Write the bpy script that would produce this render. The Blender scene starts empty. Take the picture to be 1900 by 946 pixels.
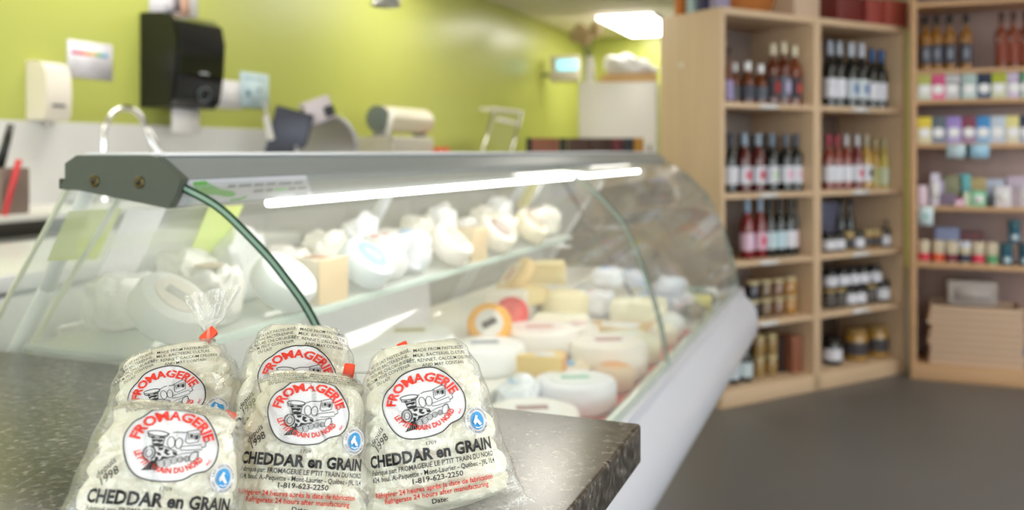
import bpy, bmesh, math, random
from math import sin, cos, pi, radians
from mathutils import Vector, Matrix, noise
from mathutils.geometry import tessellate_polygon

random.seed(7)
S = bpy.context.scene
COL = S.collection
D = bpy.data

# ------------------------------------------------------------------ camera
F = 1660.0            # focal length in pixels of the 1900 wide frame
TH = radians(21.5)    # camera turned left of the +Y axis
CAMH = 1.30
HOR = 281.0           # pixel row of the horizon
cam_d = D.cameras.new('camera'); cam = D.objects.new('camera', cam_d); COL.objects.link(cam)
cam.location = (0, 0, CAMH); cam.rotation_euler = (pi/2, 0, TH)
cam_d.sensor_width = 36; cam_d.lens = 36*F/1900
cam_d.shift_y = -(473-HOR)/1900
cam_d.clip_start = .02
cam_d.dof.use_dof = True; cam_d.dof.focus_distance = .62; cam_d.dof.aperture_fstop = 5.6
S.camera = cam
S.view_settings.view_transform = 'Standard'; S.view_settings.look = 'None'
S.view_settings.gamma = 1; S.view_settings.use_curve_mapping = False
S.view_settings.exposure = 0.82
S.cycles.max_bounces = 10; S.cycles.transparent_max_bounces = 32
S.cycles.caustics_reflective = False; S.cycles.caustics_refractive = False
S.cycles.sample_clamp_indirect = 6

# daylight outside the shop windows
W = D.worlds.new('world'); S.world = W; W.use_nodes = True
W.node_tree.nodes['Background'].inputs[0].default_value = (.93, .96, 1, 1)
W.node_tree.nodes['Background'].inputs[1].default_value = 3.6

PANEL_E = 7.5     # ceiling lamp panels
LED_E = 20.0      # strip under the case canopy

# ------------------------------------------------------------------ plan helpers (where things stand)
def ray(px, py):
    xc = (px-950)/F
    return Vector((xc*cos(TH)-sin(TH), cos(TH)+xc*sin(TH), -(py-HOR)/F))
def onY(px, py, Y): r = ray(px, py); t = Y/r.y; return Vector((r.x*t, Y, CAMH+r.z*t))
def onX(px, py, X): r = ray(px, py); t = X/r.x; return Vector((X, r.y*t, CAMH+r.z*t))
def onZ(px, py, h): r = ray(px, py); t = (h-CAMH)/r.z; return Vector((r.x*t, r.y*t, h))
def onT(px, py, t): r = ray(px, py); return Vector((r.x*t, r.y*t, CAMH+r.z*t))

# ------------------------------------------------------------------ materials
MATS = {}
def srgb(c):
    f = lambda v: (v/255/12.92) if v/255 <= .04045 else ((v/255+.055)/1.055)**2.4
    return (f(c[0]), f(c[1]), f(c[2]), 1)
def mat(name, rgb, rough=.5, metal=0, bump=0, bscale=40, var=0, vscale=8, coat=0, trans=0, emit=0, sss=0, spec=.5):
    if name in MATS: return MATS[name]
    m = D.materials.new(name); m.use_nodes = True; nt = m.node_tree; b = nt.nodes['Principled BSDF']
    b.inputs['Base Color'].default_value = srgb(rgb); b.inputs['Roughness'].default_value = rough
    b.inputs['Metallic'].default_value = metal; b.inputs['Coat Weight'].default_value = coat
    b.inputs['Transmission Weight'].default_value = trans
    b.inputs['Specular IOR Level'].default_value = spec
    if sss: b.inputs['Subsurface Weight'].default_value = sss; b.inputs['Subsurface Scale'].default_value = .01
    if emit: b.inputs['Emission Color'].default_value = srgb(rgb); b.inputs['Emission Strength'].default_value = emit
    if var or bump:
        tc = nt.nodes.new('ShaderNodeTexCoord'); n = nt.nodes.new('ShaderNodeTexNoise')
        n.inputs['Scale'].default_value = vscale if var else bscale; n.inputs['Detail'].default_value = 4
        nt.links.new(tc.outputs['Object'], n.inputs['Vector'])
        if var:
            mx = nt.nodes.new('ShaderNodeMix'); mx.data_type = 'RGBA'
            c = srgb(rgb); mx.inputs[6].default_value = tuple(max(0, x*(1-var)) for x in c[:3])+(1,)
            mx.inputs[7].default_value = tuple(min(1, x*(1+var)) for x in c[:3])+(1,)
            nt.links.new(n.outputs['Fac'], mx.inputs[0]); nt.links.new(mx.outputs[2], b.inputs['Base Color'])
        if bump:
            n2 = nt.nodes.new('ShaderNodeTexNoise'); n2.inputs['Scale'].default_value = bscale; n2.inputs['Detail'].default_value = 3
            nt.links.new(tc.outputs['Object'], n2.inputs['Vector'])
            bp = nt.nodes.new('ShaderNodeBump'); bp.inputs['Strength'].default_value = bump; bp.inputs['Distance'].default_value = .01
            nt.links.new(n2.outputs['Fac'], bp.inputs['Height']); nt.links.new(bp.outputs['Normal'], b.inputs['Normal'])
    MATS[name] = m; return m

def clear_mat(name, tint=(1, 1, 1), base=.06, rough=.02, bump=0, bscale=60, haze=0, hazecol=(235, 240, 235), fres=.75):
    """thin clear sheet: transparent, with a fresnel reflection and optional milky haze"""
    if name in MATS: return MATS[name]
    m = D.materials.new(name); m.use_nodes = True; nt = m.node_tree; nt.nodes.clear()
    N = nt.nodes.new; L = nt.links.new
    out = N('ShaderNodeOutputMaterial'); tr = N('ShaderNodeBsdfTransparent'); gl = N('ShaderNodeBsdfGlossy')
    tr.inputs[0].default_value = tuple(tint)+(1,); gl.inputs['Roughness'].default_value = rough
    fr = N('ShaderNodeLayerWeight'); fr.inputs[0].default_value = .5
    pw = N('ShaderNodeMath'); pw.operation = 'POWER'; pw.inputs[1].default_value = 4.5; L(fr.outputs['Facing'], pw.inputs[0])
    ad = N('ShaderNodeMath'); ad.operation = 'MULTIPLY_ADD'; ad.inputs[1].default_value = fres; ad.inputs[2].default_value = base+.04; ad.use_clamp = True
    L(pw.outputs[0], ad.inputs[0])
    mx = N('ShaderNodeMixShader'); L(ad.outputs[0], mx.inputs[0]); L(tr.outputs[0], mx.inputs[1]); L(gl.outputs[0], mx.inputs[2])
    last = mx
    if haze:
        df = N('ShaderNodeBsdfDiffuse'); df.inputs[0].default_value = srgb(hazecol)
        m2 = N('ShaderNodeMixShader'); m2.inputs[0].default_value = haze
        L(mx.outputs[0], m2.inputs[1]); L(df.outputs[0], m2.inputs[2]); last = m2
    if bump:
        tc = N('ShaderNodeTexCoord'); n = N('ShaderNodeTexNoise'); n.inputs['Scale'].default_value = bscale
        n.inputs['Detail'].default_value = 5; n.inputs['Distortion'].default_value = 1.2
        L(tc.outputs['Object'], n.inputs['Vector'])
        bp = N('ShaderNodeBump'); bp.inputs['Strength'].default_value = bump; bp.inputs['Distance'].default_value = .004
        L(n.outputs['Fac'], bp.inputs['Height']); L(bp.outputs[0], gl.inputs['Normal']); L(bp.outputs[0], fr.inputs['Normal'])
    L(last.outputs[0], out.inputs[0]); MATS[name] = m; return m

def wood_mat(name, rgb, amp=.12, sc=3, axis=2, rough=.5):
    if name in MATS: return MATS[name]
    m = D.materials.new(name); m.use_nodes = True; nt = m.node_tree; b = nt.nodes['Principled BSDF']
    tc = nt.nodes.new('ShaderNodeTexCoord'); mp = nt.nodes.new('ShaderNodeMapping'); n = nt.nodes.new('ShaderNodeTexNoise')
    s = [18*sc, 18*sc, 18*sc]; s[axis] = sc; mp.inputs['Scale'].default_value = s
    n.inputs['Scale'].default_value = 1; n.inputs['Detail'].default_value = 5
    cr = nt.nodes.new('ShaderNodeValToRGB'); c = srgb(rgb)
    cr.color_ramp.elements[0].color = tuple(x*(1-amp) for x in c[:3])+(1,); cr.color_ramp.elements[1].color = tuple(min(1, x*(1+amp)) for x in c[:3])+(1,)
    cr.color_ramp.elements[0].position = .3; cr.color_ramp.elements[1].position = .7
    nt.links.new(tc.outputs['Object'], mp.inputs[0]); nt.links.new(mp.outputs[0], n.inputs['Vector'])
    nt.links.new(n.outputs['Fac'], cr.inputs[0]); nt.links.new(cr.outputs[0], b.inputs['Base Color'])
    b.inputs['Roughness'].default_value = rough; MATS[name] = m; return m

def granite_mat():
    m = D.materials.new('granite'); m.use_nodes = True; nt = m.node_tree; b = nt.nodes['Principled BSDF']
    N = nt.nodes.new; L = nt.links.new
    tc = N('ShaderNodeTexCoord')
    v = N('ShaderNodeTexVoronoi'); v.inputs['Scale'].default_value = 280; L(tc.outputs['Object'], v.inputs['Vector'])
    n = N('ShaderNodeTexNoise'); n.inputs['Scale'].default_value = 130; n.inputs['Detail'].default_value = 6; L(tc.outputs['Object'], n.inputs['Vector'])
    cr = N('ShaderNodeValToRGB'); e = cr.color_ramp.elements
    e[0].position = .30; e[0].color = srgb((40, 38, 36)); e[1].position = .72; e[1].color = srgb((146, 140, 132))
    k = e.new(.46); k.color = srgb((76, 73, 70)); k = e.new(.58); k.color = srgb((110, 106, 101))
    L(n.outputs['Fac'], cr.inputs[0])
    sp = N('ShaderNodeSeparateColor'); L(v.outputs['Color'], sp.inputs[0])
    c2 = N('ShaderNodeValToRGB'); f = c2.color_ramp.elements; f[0].position = .25; f[0].color = (.3, .3, .3, 1); f[1].position = .8; f[1].color = (1, 1, 1, 1)
    L(sp.outputs[0], c2.inputs[0])
    mx = N('ShaderNodeMix'); mx.data_type = 'RGBA'; mx.blend_type = 'MULTIPLY'; mx.inputs[0].default_value = .8
    L(cr.outputs[0], mx.inputs[6]); L(c2.outputs[0], mx.inputs[7]); L(mx.outputs[2], b.inputs['Base Color'])
    b.inputs['Roughness'].default_value = .24; b.inputs['Specular IOR Level'].default_value = .6
    return m

# ------------------------------------------------------------------ mesh helpers
class MB:
    def __init__(s): s.v = []; s.f = []; s.m = []; s.mi = 0
    def mat(s, i): s.mi = i; return s
    def add(s, vs, fs, M=None):
        o = len(s.v)
        s.v += [tuple(M @ Vector(p)) if M else tuple(p) for p in vs]
        s.f += [tuple(i+o for i in f) for f in fs]; s.m += [s.mi]*len(fs); return s
    def box(s, x0, x1, y0, y1, z0, z1, bev=0, M=None):
        bm = bmesh.new(); bmesh.ops.create_cube(bm, size=1)
        for v in bm.verts:
            v.co = Vector(((x0+x1)/2+v.co.x*(x1-x0), (y0+y1)/2+v.co.y*(y1-y0), (z0+z1)/2+v.co.z*(z1-z0)))
        if bev: bmesh.ops.bevel(bm, geom=bm.edges[:], offset=bev, segments=2, affect='EDGES', profile=.5)
        bm.verts.index_update()
        s.add([v.co[:] for v in bm.verts], [[v.index for v in f.verts] for f in bm.faces], M); bm.free(); return s
    def lathe(s, prof, M=None, seg=24, cx=0, cy=0):
        vs = []; fs = []
        for r, z in prof:
            for k in range(seg):
                a = 2*pi*k/seg; vs.append((cx+r*cos(a), cy+r*sin(a), z))
        n = len(prof)
        for i in range(n-1):
            for k in range(seg):
                k2 = (k+1) % seg; fs.append((i*seg+k, i*seg+k2, (i+1)*seg+k2, (i+1)*seg+k))
        fs.append(tuple(reversed(range(seg)))); fs.append(tuple(range((n-1)*seg, n*seg)))
        return s.add(vs, fs, M)
    def tube(s, pts, r, seg=10, M=None):
        pts = [Vector(p) for p in pts]; vs = []; fs = []; up = Vector((0, 0, 1))
        for i, p in enumerate(pts):
            t = (pts[min(i+1, len(pts)-1)]-pts[max(i-1, 0)]).normalized()
            a = t.cross(up);
            if a.length < .05: a = t.cross(Vector((1, 0, 0)))
            a.normalize(); b = t.cross(a)
            rr = r[i] if isinstance(r, (list, tuple)) else r
            for k in range(seg):
                q = 2*pi*k/seg; vs.append(tuple(p+a*rr*cos(q)+b*rr*sin(q)))
        for i in range(len(pts)-1):
            for k in range(seg):
                k2 = (k+1) % seg; fs.append((i*seg+k, i*seg+k2, (i+1)*seg+k2, (i+1)*seg+k))
        fs.append(tuple(reversed(range(seg)))); fs.append(tuple(range((len(pts)-1)*seg, len(pts)*seg)))
        return s.add(vs, fs, M)
    def prism(s, poly, fn, a, b):
        """poly: 2D outline; fn(p, q, d) -> 3D point; extruded from d=a to d=b"""
        n = len(poly); vs = [tuple(fn(p, q, a)) for p, q in poly]+[tuple(fn(p, q, b)) for p, q in poly]
        fs = [(i, (i+1) % n, n+(i+1) % n, n+i) for i in range(n)]
        tri = tessellate_polygon([[Vector((p, q, 0)) for p, q in poly]])
        fs += [tuple(t) for t in tri]+[tuple(n+i for i in reversed(t)) for t in tri]
        return s.add(vs, fs)
def obj(name, mb, mats, parent=None, smooth=True, loc=None, rotz=None, M=None):
    me = D.meshes.new(name); me.from_pydata(mb.v, [], mb.f); me.validate()
    if not isinstance(mats, (list, tuple)): mats = [mats]
    for m in mats: me.materials.append(m)
    if len(mats) > 1: me.polygons.foreach_set('material_index', mb.m[:len(me.polygons)])
    bm = bmesh.new(); bm.from_mesh(me); bmesh.ops.recalc_face_normals(bm, faces=bm.faces[:])
    for e in bm.edges:
        if len(e.link_faces) == 2 and e.calc_face_angle(0) > radians(35): e.smooth = False
    bm.to_mesh(me); bm.free()
    if smooth: me.polygons.foreach_set('use_smooth', [True]*len(me.polygons))
    o = D.objects.new(name, me); COL.objects.link(o)
    if parent: o.parent = parent
    if loc is not None: o.location = loc
    if rotz is not None: o.rotation_euler = (0, 0, rotz)
    if M is not None: o.matrix_local = M
    return o
def tag(o, label, cat, group=None, kind=None):
    if kind != 'structure':
        o['label'] = label; o['category'] = cat
    if group: o['group'] = group
    if kind: o['kind'] = kind
    return o
def thing(name, label, cat, loc=(0, 0, 0), rotz=0, group=None, M=None):
    o = D.objects.new(name, None); COL.objects.link(o); o.empty_display_size = .05
    if M is not None: o.matrix_world = M
    else: o.location = loc; o.rotation_euler = (0, 0, rotz)
    return tag(o, label, cat, group)
def struct(name, mb, m, smooth=False):
    o = obj(name, mb, m, smooth=smooth); o['kind'] = 'structure'; return o
ORD = ['first', 'second', 'third', 'fourth', 'fifth', 'sixth', 'seventh', 'eighth', 'ninth', 'tenth', 'eleventh', 'twelfth']
def catmull(pts, n=8):
    out = []; P = [Vector(p) for p in pts]
    for i in range(len(P)-1):
        p0 = P[max(i-1, 0)]; p1 = P[i]; p2 = P[i+1]; p3 = P[min(i+2, len(P)-1)]
        for k in range(n):
            t = k/n
            out.append(.5*((2*p1)+(-p0+p2)*t+(2*p0-5*p1+4*p2-p3)*t*t+(-p0+3*p1-3*p2+p3)*t**3))
    out.append(P[-1]); return out
def lerp_tab(tab, x):
    if x <= tab[0][0]: return tab[0][1]
    for (a, b), (c, d) in zip(tab, tab[1:]):
        if x <= c:
            t = (x-a)/(c-a); t = t*t*(3-2*t); return b+(d-b)*t
    return tab[-1][1]

# ------------------------------------------------------------------ common materials
M_green = mat('lime_wall_paint', (180, 186, 96), .30, bump=.05, bscale=30, var=.04, vscale=1.5)
M_ceil = mat('ceiling_paint', (236, 229, 214), .8, bump=.1, bscale=60)
M_floor = mat('grey_vinyl_floor', (100, 98, 99), .42, var=.06, vscale=2)
M_white = mat('white_paint', (228, 226, 222), .4)
M_wmetal = mat('white_enamel', (226, 228, 232), .28)
M_grey = mat('grey_metal', (120, 124, 124), .35, metal=.3)
M_steel = mat('stainless', (190, 190, 190), .22, metal=1)
M_chrome = mat('chrome', (225, 225, 228), .06, metal=1)
M_black = mat('black_plastic', (17, 18, 20), .3)
M_plate = mat('dark_grey_plastic', (82, 88, 80), .42)
M_paper = mat('white_paper', (232, 230, 232), .7)
M_maple = wood_mat('maple_melamine', (212, 184, 152), .05, 1.2, 2, .5)
M_mapleh = wood_mat('maple_shelf', (212, 184, 152), .05, 1.2, 0, .5)
M_back = wood_mat('shelf_back', (158, 142, 134), .05, 1.2, 2, .6)
M_pine = wood_mat('pine', (205, 165, 125), .10, 1.5, 0, .5)
M_glass = clear_mat('case_glass', (.97, .99, .975), .03, .01, haze=.0)
M_lamp = mat('lamp_diffuser', (255, 250, 240), .5, emit=PANEL_E)
M_led = mat('led_tube', (255, 252, 244), .5, emit=LED_E)

# ------------------------------------------------------------------ room
XL, YB, XR, YF, H = -3.35, 11.05, 4.2, -3.2, 2.75
struct('floor', MB().box(XL-.2, XR+.2, YF-.2, YB+.2, -.1, 0), M_floor)
struct('ceiling', MB().box(XL-.2, XR+.2, YF-.2, YB+.2, H, H+.1), M_ceil)
struct('wall_left', MB().box(XL-.15, XL, YF-.2, YB+.2, 0, H), M_green)
struct('wall_back', MB().box(XL, XR+.2, YB, YB+.15, 0, H), M_green)
mb = MB()   # right wall with a long opening
mb.box(XR, XR+.15, YF, YB, 0, .8); mb.box(XR, XR+.15, YF, YB, 2.4, H)
for a, b in ((YF, -2.2), (.6, .9), (3.6, YB)): mb.box(XR, XR+.15, a, b, .8, 2.4)
struct('wall_right', mb, M_white)
mb = MB(); mb.box(XL, XR+.15, YF-.15, YF, 0, .5); mb.box(XL, XR+.15, YF-.15, YF, 2.45, H)
for a, b in ((XL, -2.6), (-.3, 0), (2.6, XR)): mb.box(a, b, YF-.15, YF, .5, 2.45)
struct('wall_front', mb, M_white)
def window(n, x0, x1, y0, y1, z0, z1):
    mb = MB(); t = .05
    if x1-x0 > y1-y0:
        mb.box(x0, x1, y0, y1, z0, z0+t); mb.box(x0, x1, y0, y1, z1-t, z1)
        for x in (x0, (x0+x1)/2-t/2, x1-t): mb.box(x, x+t, y0, y1, z0, z1)
        g = MB().box(x0, x1, (y0+y1)/2-.003, (y0+y1)/2+.003, z0, z1)
    else:
        mb.box(x0, x1, y0, y1, z0, z0+t); mb.box(x0, x1, y0, y1, z1-t, z1)
        for y in (y0, (y0+y1)/2-t/2, y1-t): mb.box(x0, x1, y, y+t, z0, z1)
        g = MB().box((x0+x1)/2-.003, (x0+x1)/2+.003, y0, y1, z0, z1)
    w = struct('window_%d' % n, mb, M_wmetal); obj('window_pane', g, M_glass, w)
window(1, -2.6, -.3, YF-.1, YF-.05, .5, 2.45); window(2, 0, 2.6, YF-.1, YF-.05, .5, 2.45)
window(3, XR+.05, XR+.1, -2.2, .6, .8, 2.4); window(4, XR+.05, XR+.1, .9, 3.6, .8, 2.4)
# backsplash: white panel below the green paint, in two lengths
spl_h = onX(0, 222, XL).z
struct('trim_1', MB().box(XL, XL+.02, -2.0, 4.62, .9, spl_h, .003), mat('backsplash', (214, 214, 214), .35))

def ceiling_light(x, y, label, w=.6, l=1.2):
    t = thing('ceiling_light', label, 'ceiling light', (x, y, H), 0, 'ceiling light panels')
    fr = MB(); k = .025
    fr.box(-w/2-k, w/2+k, -l/2-k, -l/2, -.012, -.001); fr.box(-w/2-k, w/2+k, l/2, l/2+k, -.012, -.001)
    fr.box(-w/2-k, -w/2, -l/2, l/2, -.03, -.001); fr.box(w/2, w/2+k, -l/2, l/2, -.03, -.001)
    obj('frame', fr, M_wmetal, t); obj('diffuser', MB().box(-w/2, w/2, -l/2, l/2, -.045, -.002, .01), M_lamp, t)
ceiling_light(-1.6, 7.2, 'unseen ceiling panel added to brighten the white fridge')  # lamp added out of view to brighten the tall fridge
ceiling_light(-2.36, 10.0, 'glowing white ceiling panel above the white fridge at the back', .6, 1.55)
for i, x in enumerate((-2.72, 2.3)):
    for j, y in enumerate((-1.6, .8, 3.2, 5.8, 8.2)):
        if x < 0 and j == 4: continue
        ceiling_light(x, y, 'ceiling light panel, %s row from the green wall, %s from the front windows' % (ORD[i], ORD[j]), .42 if i == 0 else .6)

# ------------------------------------------------------------------ glass display case
Y0, Y1 = .80, 3.40
case = thing('display_case', 'long refrigerated cheese display case with curved front glass and grey canopy', 'display case', (0, 0, 0))
def prof(pts): return [(onY(x, y, Y0).x, onY(x, y, Y0).z) for x, y in pts]
plate = prof([(128, 330), (118, 345), (128, 352), (150, 352), (318, 386), (330, 366), (343, 331), (298, 291), (285, 288), (150, 288), (128, 303)])
fxz = lambda p, q, d: (p, d, q)
obj('canopy_end_cap', MB().prism(plate, fxz, Y0-.006, Y0+.006), M_plate, case, smooth=False)
nose = prof([(343, 331)])[0]; low = prof([(318, 386)])[0]; topf = prof([(298, 291)])[0]; topr = prof([(150, 288)])[0]; rear = prof([(150, 352)])[0]
can = [topr, topf, (topf[0]+.004, topf[1]-.002), nose, (nose[0]-.002, nose[1]-.004), low, rear]
obj('canopy', MB().prism([can[i] for i in (0, 1, 2, 3, 4, 5, 6)], fxz, Y0+.006, Y1), mat('canopy_grey', (150, 156, 158), .38, metal=.25), case, smooth=False)
obj('canopy_top_trim', MB().box(topr[0], topf[0]+.003, Y0+.006, Y1+.004, topr[1]-.001, topr[1]+.0035, .0012), M_wmetal, case)
obj('canopy_end_cap', MB().prism(plate, fxz, Y1, Y1+.012), M_plate, case, smooth=False)
for x, y in ((176, 336), (259, 338)):
    p = onY(x, y, Y0-.006)
    M = Matrix.Translation(p) @ Matrix.Rotation(pi/2, 4, 'X')
    b = obj('bolt', MB().lathe([(.0072, 0), (.0072, .0015), (.0062, .0022)], seg=20), mat('brass_dark', (104, 92, 62), .35, metal=.8), case, M=M)
    obj('bolt_socket', MB().lathe([(.0032, .0018), (.0032, .0028)], seg=6), M_black, b)
# led strip
led0 = (low[0]+.002, low[1]-.003)
obj('light_strip', MB().box(led0[0]-.014, led0[0]-.001, .985, 3.06, led0[1]-.006, led0[1]+.003, .0025), M_led, case)
# label stuck on the sloping lower face of the canopy
a = Vector((nose[0], 0, nose[1])); b = Vector((low[0], 0, low[1])); dn = (b-a); nrm = Vector((-dn.z, 0, dn.x)).normalized()
if nrm.x < 0: nrm = -nrm
def fl(u, v, off=.0006): q = a+dn*v+nrm*off; return (q.x, u, q.z)      # u along the case, v down the face
lab = MB()
lab.add([fl(Y0+.008, .05), fl(1.035, .05), fl(1.075, .93), fl(Y0+.008, .93)], [(0, 1, 2, 3)])
lab.mat(1)
def blob(pts): 
    n = len(pts); lab.add([fl(u, v, .0009) for u, v in pts], [tuple(t) for t in tessellate_polygon([[Vector((u, v, 0)) for u, v in pts]])])
blob([(.815, .12), (.835, .10), (.85, .25), (.868, .42), (.892, .52), (.902, .62), (.9, .74), (.885, .72), (.865, .62), (.845, .6), (.83, .45), (.82, .3)])
blob([(.895, .83), (.915, .8), (.925, .72), (.926, .82), (.915, .9), (.897, .9)])
lab.mat(2)
for v0, v1, segs in ((.27, .40, ((.88, .895), (.90, .925), (.93, .95), (.954, .975), (.98, 1.01), (1.014, 1.035))), (.52, .64, ((.935, .955), (.96, .975), (1.008, 1.026), (1.03, 1.05))), (.80, .86, ((1.03, 1.06),))):
    for u0, u1 in segs: lab.add([fl(u0, v0, .0009), fl(u1, v0, .0009), fl(u1, v1, .0009), fl(u0, v1, .0009)], [(0, 1, 2, 3)])
lab.mat(3); lab.add([fl(.979, .52, .0009), fl(1.004, .52, .0009), fl(1.004, .64, .0009), fl(.979, .64, .0009)], [(0, 1, 2, 3)])
obj('sticker', lab, [mat('sticker_paper', (206, 208, 218), .5), mat('leaf_green', (90, 178, 70), .5), mat('print_grey', (130, 132, 140), .5), mat('print_pale_green', (150, 205, 145), .5)], case, smooth=False)

# curved front glass: from nose over and down to the sill
SX, SZ = -.43, .775
gp = catmull([(nose[0]-.004, nose[1]-.006, 0)]+[(onY(x, y, Y0).x, onY(x, y, Y0).z, 0) for x, y in ((401, 376), (462, 433), (522, 501), (594, 613))]+[(-.478, .985, 0), (-.447, .88, 0), (SX, SZ, 0)], 6)
gth = .010
def offs(pts, d):
    out = []
    for i, p in enumerate(pts):
        t = (pts[min(i+1, len(pts)-1)]-pts[max(i-1, 0)]).normalized(); out.append(Vector((p.x+t.y*-d*-1, p.y-t.x*d*-1*-1, 0)) if 0 else Vector((p.x-t.y*d*-1, p.y+t.x*d*-1, 0)))
    return out
gi = offs(gp, gth)     # second surface
vs = []; fs = []; n = len(gp)
def sheet(P, y0, y1, seams=()):
    mb = MB()
    for i in range(len(P)-1): mb.add([(P[i].x, y0, P[i].y), (P[i+1].x, y0, P[i+1].y), (P[i+1].x, y1, P[i+1].y), (P[i].x, y1, P[i].y)], [(0, 1, 2, 3)])
    return mb
def weld(mb):
    key = {}; vs = []; idx = []
    for p in mb.v:
        k = (round(p[0], 6), round(p[1], 6), round(p[2], 6))
        if k not in key: key[k] = len(vs); vs.append(p)
        idx.append(key[k])
    mb.v = vs; mb.f = [tuple(idx[i] for i in f) for f in mb.f]; return mb
YM = 2.12
M_fglass = clear_mat('front_glass', (.975, .99, .98), .03, .01, haze=.15, hazecol=(235, 238, 232))  # haze paints the veil of reflected window light into the glass
M_edge = mat('glass_edge_dark', (22, 62, 48), .15); M_edgel = mat('glass_edge_light', (150, 180, 165), .12)
for ya, yb in ((Y0+.004, YM-.002), (YM+.002, Y1-.004)):
    g = obj('front_glass', weld(sheet(gp, ya, yb)), M_fglass, case)
    for yy, s in ((ya, -1), (yb, 1)):      # polished pane edges: dark green arris lines with a pale core
        ed = MB()
        for a0, a1, mi in ((0, .28, 0), (.28, .72, 1), (.72, 1, 0)):
            ed.mat(mi)
            for i in range(n-1):
                q = [gp[i].lerp(gi[i], a0), gp[i+1].lerp(gi[i+1], a0), gp[i+1].lerp(gi[i+1], a1), gp[i].lerp(gi[i], a1)]
                ed.add([(p.x, yy, p.y) for p in q]+[(p.x, yy-s*.0012, p.y) for p in q], [(0, 1, 2, 3), (0, 1, 5, 4), (2, 3, 7, 6), (4, 5, 6, 7)])
        obj('glass_edge', ed, [M_edge, M_edgel], g, smooth=False)
# end panels (glass) with pale rear edge
rearpts = [(plate[0][0]+.004, 1.285), (-1.0, 1.12), (-1.225, .775)]
endpoly = [(p.x-.012, p.y) for p in gp]+[(-1.225, .775), (-1.0, 1.12), (-.895, 1.27)]
obj('end_glass', MB().prism(endpoly, fxz, Y0+.012, Y0+.018), clear_mat('end_glass_mat', (.97, .985, .97), .07, .01, haze=.16), case, smooth=False)  # pale haze stands in for bright windows mirrored in this pane
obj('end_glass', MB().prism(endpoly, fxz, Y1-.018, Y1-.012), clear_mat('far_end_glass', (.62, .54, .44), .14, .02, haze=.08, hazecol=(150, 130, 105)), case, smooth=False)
mb = MB(); mb.tube([(x, Y0+.015, z) for x, z in rearpts], .0032, 8)
mb.tube([(rearpts[0][0]+.01, Y0+.07, 1.25), (rearpts[1][0]+.015, Y0+.07, 1.10), (rearpts[2][0]+.02, Y0+.07, .78)], .0042, 8)
obj('glass_edge_trim', mb, mat('pale_trim', (214, 216, 186), .3), case)
obj('hinge', MB().box(plate[1][0]-.004, plate[1][0]+.014, Y0-.004, Y0+.02, 1.255, 1.268, .002), M_black, case)
# rear sliding doors (sloping, glazed, white frames)
def rp(h): return rearpts[1][0]+(h-1.12)*.55 if h > 1.12 else rearpts[1][0]+(h-1.12)*.652
nd = 3; span = (Y1-Y0-.1)/nd
for k in range(nd):
    ya = Y0+.07+k*span; yb = ya+span-.01; off = -.012*(k % 2)
    zt, zb = 1.255, .80
    def q(h, y, o=0): return Vector((rp(h)+off+o, y, h))
    mb = MB()
    for (p0, p1) in ((q(zt, ya), q(1.12, ya)), (q(1.12, ya), q(zb, ya)), (q(zt, yb), q(1.12, yb)), (q(1.12, yb), q(zb, yb)), (q(zt, ya), q(zt, yb)), (q(zb, ya), q(zb, yb))): mb.tube([p0, p1], .010, 6)
    dr = obj('sliding_door', mb, M_wmetal, case)
    obj('door_pane', MB().add([q(zt, ya), q(1.12, ya), q(zb, ya), q(zb, yb), q(1.12, yb), q(zt, yb)], [(0, 1, 4, 5), (1, 2, 3, 4)]), clear_mat('door_glass', (.96, .97, .96), .04, .02, haze=.22, hazecol=(232, 230, 224)), dr, smooth=False)
# base cabinet, deck with steps, inner liner, sill and bumper
mb = MB(); mb.box(-1.22, -.84, Y0+.02, Y1-.02, .06, .60, .004); mb.box(-1.2, -.88, Y0+.06, Y1-.06, 0, .06); mb.prism([(-1.23, .735), (-.52, .735), (-.50, .60), (-.80, .50), (-1.23, .50)], fxz, Y0+.01, Y1-.01)
obj('base_cabinet', mb, mat('case_body', (214, 216, 222), .35), case)
mb = MB(); mb.box(-1.235, -.435, Y0+.02, Y1-.02, .735, .75)
STEP = [(-.76, .752), (-.98, .80), (-1.2, .85)]
mb.box(-1.17, -.72, Y0+.03, Y1-.03, .75, .80, .003); mb.box(-1.17, -.91, Y0+.03, Y1-.03, .80, .85, .003)
obj('display_deck', mb, mat('deck_white', (236, 234, 226), .35), case)
obj('deck_mat', MB().box(-.64, -.452, 1.3, 2.75, .7505, .7545, .001), mat('red_mat', (214, 52, 48), .5), case)
bump = [(SX-.012, .79), (SX+.012, .79), (SX+.014, .765), (-.405, .755), (-.385, .735), (-.370, .700), (-.366, .655), (-.372, .62), (-.39, .595), (-.42, .585), (-.52, .585), (-.52, .735), (SX-.012, .735)]
obj('bumper_rail', MB().prism(bump, fxz, Y0+.002, Y1+.02), mat('bumper', (205, 208, 220), .33, coat=.3), case)
obj('sill_channel', MB().box(SX-.022, SX-.004, Y0+.01, Y1-.01, .752, .80, .002), mat('sill_green_glass', (176, 190, 176), .15), case)
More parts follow.
